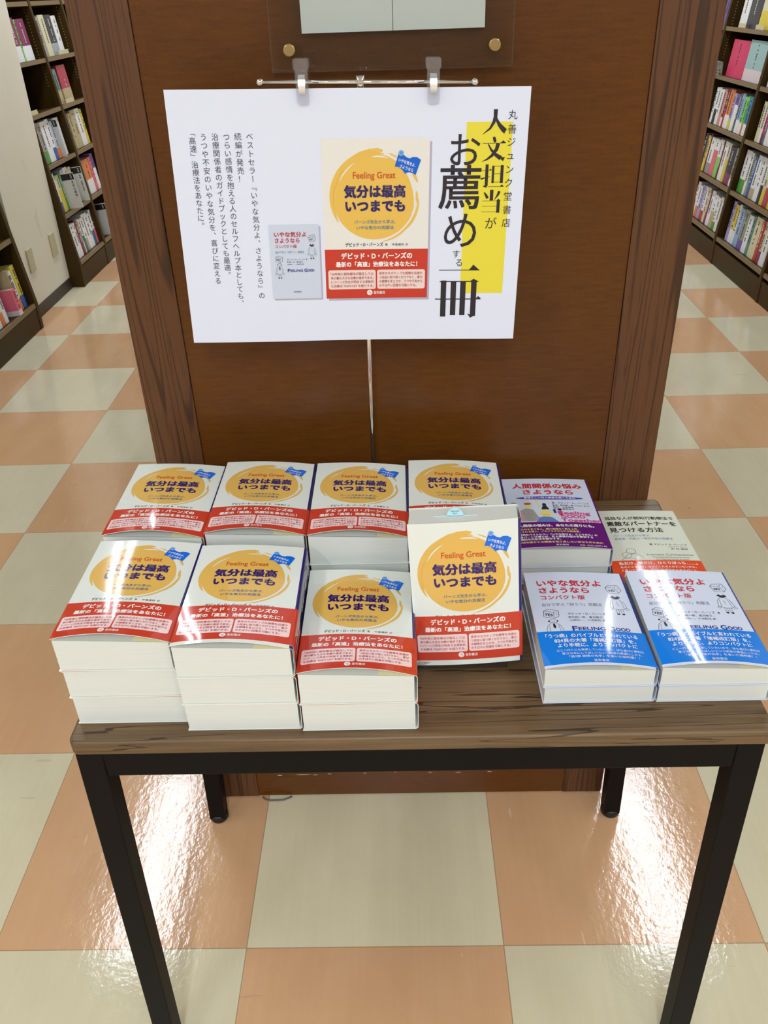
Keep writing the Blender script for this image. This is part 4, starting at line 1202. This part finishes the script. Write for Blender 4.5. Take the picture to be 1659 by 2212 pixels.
fill(R, faceR, SHR, 2, BR1, [(4.122, 4.155, 'white', 0, 0), (4.157, 4.207, 'cerulean', 'white', 0.3), (4.209, 4.228, 'lime', 'orange', 0.3), (4.229, 4.273, 'lime', 'white', 0.3), (4.274, 4.323, 'skyblue', 'white', 0.33), (4.325, 4.35, 'slate', 0, 0), (4.352, 4.404, 'purple', 'white', 0.7), (4.406, 4.441, 'lilac', 'yellow', 0.3), (4.442, 4.514, 'orange', 'white', 0.35), (4.515, 4.539, 'maroon', 'red', 0.4), (4.541, 4.569, 'maroon', 'white', 0.25), (4.57, 4.613, 'salmon', 0, 0), (4.615, 4.665, 'white', 0, 0), (4.666, 4.708, 'white', 'black', 0.4), (4.71, 4.747, 'white', 0, 0)], .195)
fill(R, faceR, SHR, 1, BR1, [(4.137, 4.185, 'sage', 'white', 0.2), (4.187, 4.273, 'navy', 'plum', 0.3), (4.275, 4.314, 'cream', 'yellow', 0.6), (4.316, 4.375, 'white', 0, 0), (4.377, 4.401, 'maroon', 0, 0), (4.403, 4.458, 'white', 'lime', 0.55), (4.459, 4.53, 'white', 'pink', 0.7), (4.532, 4.606, 'white', 'grey', 0.3), (4.608, 4.629, 'maroon', 0, 0), (4.631, 4.672, 'yellow', 0, 0), (4.674, 4.728, 'navy', 0, 0)], .2)
fill(R, faceR, SHR, 0, BR1, [(4.143, 4.165, 'brown', 0, 0), (4.168, 4.209, 'white', 0, 0), (4.211, 4.255, 'white', 'green', 0.25), (4.257, 4.309, 'white', 'beige', 0.5), (4.311, 4.364, 'white', 0, 0), (4.366, 4.396, 'plum', 0, 0), (4.398, 4.437, 'cream', 0, 0), (4.439, 4.489, 'white', 'red', 0.3), (4.491, 4.542, 'lilac', 0, 0), (4.544, 4.585, 'white', 'orange', 0.35), (4.587, 4.634, 'white', 0, 0)], .19)
fill(R, faceR, SHR, 3, BR2, [(3.984, 4.046, 'white', 0, 0), (3.93, 3.98, 'cream', 0, 0)], .2)
fill(R, faceR, SHR, 2, BR2, [(3.749, 3.794, 'white', 0, 0), (3.796, 3.875, 'white', 0, 0), (3.876, 3.899, 'slate', 0, 0), (3.9, 3.927, 'hotpink', 'maroon', 0.25), (3.928, 3.959, 'white', 0, 0), (3.96, 4.001, 'cream', 0, 0), (3.70, 3.747, 'grey', 0, 0)], .2)
fill(R, faceR, SHR, 1, BR2, [(3.563, 3.609, 'yellow', 0, 0), (3.611, 3.672, 'white', 'crimson', 0.45), (3.673, 3.714, 'cream', 'yellow', 0.4), (3.716, 3.75, 'white', 'navy', 0.45), (3.752, 3.81, 'white', 0, 0), (3.812, 3.869, 'white', 'beige', 0.25), (3.87, 3.899, 'blue', 0, 0), (3.901, 3.93, 'sage', 0, 0), (3.932, 3.963, 'white', 0, 0), (3.965, 4.043, 'white', 'green', 0.32), (3.51, 3.56, 'white', 0, 0)], .205)
fill(R, faceR, SHR, 0, BR2, [(3.387, 3.444, 'pinkwhite', 0, 0), (3.446, 3.503, 'white', 0, 0), (3.504, 3.538, 'cream', 'plum', 0.3), (3.541, 3.581, 'red', 0, 0), (3.583, 3.664, 'cream', 0, 0), (3.665, 3.701, 'teal', 0, 0), (3.702, 3.76, 'white', 0, 0), (3.761, 3.825, 'sage', 'purple', 0.25), (3.829, 3.887, 'skyblue', 0, 0), (3.889, 3.919, 'white', 0, 0), (3.921, 3.97, 'yellow', 'white', 0.35), (3.971, 4.01, 'lilac', 0, 0)], .2)
fill(R, faceR, SHR, 4, BR0, [(4.854, 4.893, 'cream', 0, 0), (4.894, 4.965, 'purple', 0, 0)], .19)
fill(R, faceR, SHR, 3, BR0, [(4.84, 4.875, 'white', 0, 0)], .2)
SHN = (0.135,)
fill(L, faceL, SHN, 0, 'bookcase at left edge', [(2.816, 2.862, 'pinkwhite', 0, 0), (2.864, 2.907, 'white', 0, 0), (2.909, 2.947, 'white', 'orange', 0.3), (2.949, 2.985, 'white', 0, 0), (3.124, 3.174, 'white', 'orange', 0.3), (3.179, 3.221, 'yellow', 'blue', 0.3)], .2)

shelf_book(L, faceL, 0.135, 3.055, 3.098, 0.125, 'pink', 'pinkwhite', 0.2, 'small pink book standing proud on bottom shelf, bookcase at left edge', 'books on the bottom shelf, bookcase at left edge', -0.004)
shelf_book(L, faceL, 0.135, 3.102, 3.121, 0.205, 'beige', 'cream', 0.3, 'tall beige book right behind the small pink book, bookcase at left edge', 'books on the bottom shelf, bookcase at left edge', 0.010)

# ------------------------------------------------------------------ white section dividers sticking out between the books
def divider(y, z, h, out, text, label, tsize=16.0):
    mb = MB()
    mb.box((-0.130, -0.0015, 0.0), (out, 0.0015, h), WHITEP)
    A = Art()
    A.rect(BLKP, out*1000 - 74, -h*1000 + 4, out*1000 - 2, -h*1000 + 37, 1)
    for i in range(3): A.rect(MARKW, out*1000 - 20, -h*1000 + 9 + 8*i, out*1000 - 13, -h*1000 + 14 + 8*i, 2)
    for i, ch in enumerate(text): A.char_v(BLKP, ch, out*1000 - 17, -h*1000 + 50 + tsize*1.12*i, tsize, 0.01)
    A.emit(mb, lambda u, v, k: Vector((u/1000, -0.0015 - 0.0002*k, -v/1000)), 40.0)
    o = mb.build('section_divider', fix=False)
    X = faceL(z)
    o.location = (X - math.cos(TH)*0.022, y, z - math.sin(TH)*0.022 + 0.0012); o.rotation_euler = (0, -TH, 0)
    tag(o, label, 'divider', 'white section dividers on the left bookcase')
BLKP = plain('divider_black', rgb(30, 30, 32), 0.4)
divider(4.148, SHL[1], 0.190, 0.076, '文化心理学', 'white section divider with black head in front on the second shelf, left bookcase')
divider(4.362, SHL[1], 0.190, 0.048, '産業・組織心理学', 'white section divider with black head beside the upright, second shelf, left bookcase', 10.5)
divider(4.2935, SHL[2], 0.195, 0.022, '', 'white section divider with black head on the third shelf, left bookcase')
divider(4.600, SHL[0], 0.190, 0.040, '', 'white section divider with black head on the bottom shelf half behind the stile')

# ------------------------------------------------------------------ small things on the shelves
def shelf_tag(side, face, z, y0, y1, label):
    mb = MB()
    mb.box((-0.016, 0, 0), (0.0, y1 - y0, 0.002), TAGP); mb.box((-0.002, 0, 0), (0.0, y1 - y0, 0.022), TAGP)
    o = mb.build('shelf_tag', bevel=0.0005)
    X = face(z); sb = 0.004
    if side < 0: o.location = (X - sb, y0, z + 0.0006); o.rotation_euler = (0, -TH, 0)
    else: o.location = (X + sb, y1, z + 0.0006); o.rotation_euler = (0, -TH, math.pi)
    tag(o, label, 'shelf tag', 'shelf tags')
shelf_tag(L, faceL, SHL[4], 4.68, 4.85, 'beige shelf tag below the charcoal and white books, left bookcase')
shelf_tag(L, faceL, SHL[3], 4.55, 4.69, 'beige shelf tag below the teal and crimson books, left bookcase')
shelf_tag(L, faceL, SHL[3], 4.00, 4.09, 'beige shelf tag on the empty shelf beside the pillar')
shelf_tag(R, faceR, SHR[4], 4.51, 4.62, 'beige shelf tag below the white book, fifth shelf of right bay beside the stile')
shelf_tag(R, faceR, SHR[4], 4.24, 4.36, 'beige shelf tag below the yellow footed book, fifth shelf, right bookcase')
# crumpled silver packet hanging over a shelf edge on the right
mb = MB(); N = 12
SILV = plain('silver_film', rgb(150, 158, 160), 0.3, 0.7)
def pk(i, j, s):
    a, b = i/N, j/N
    puff = 0.010 * (math.sin(math.pi*a)*math.sin(math.pi*b))**0.5 + 0.0018*math.sin(9*a + 5*b*s) * math.sin(math.pi*a)*math.sin(math.pi*b)
    return Vector((s*puff, (a - 0.5)*0.085, (b - 0.5)*0.095))
mb.grid([[pk(i, j, 1) for j in range(N+1)] for i in range(N+1)], SILV); mb.grid([[pk(i, j, -1) for j in range(N+1)] for i in range(N+1)], SILV, flip=True)
for q in range(9):
    a, b = 0.2 + 0.25*(q % 3), 0.15 + 0.18*(q//3)
    p = pk(a*N, b*N, -1)
    mb.box((p.x - 0.0006, p.y - 0.008, p.z - 0.004), (p.x + 0.0004, p.y + 0.006, p.z + 0.004), MARK)
o = mb.build('packet', fix=False)
o.location = (2.196, 4.735, 0.950); o.rotation_euler = (0.15, -0.25, 0.5)
tag(o, 'crumpled silver packet at the end of the shelf beside the hot pink book', 'packet')

# thin lead on the floor at the foot of the end panel
mb = MB()
mb.tube([(-0.013, 0.3205, 0.003), (-0.008, 0.3150, 0.003), (0.004, 0.3115, 0.003), (0.020, 0.3118, 0.003), (0.032, 0.3130, 0.003), (0.042, 0.3180, 0.003), (0.047, 0.3210, 0.003)], 0.0016, plain('grey_cable', rgb(96, 92, 84), 0.5), 8)
o = mb.build('cable'); tag(o, 'thin grey cable loop on the floor at the foot of the wood end panel', 'cable')
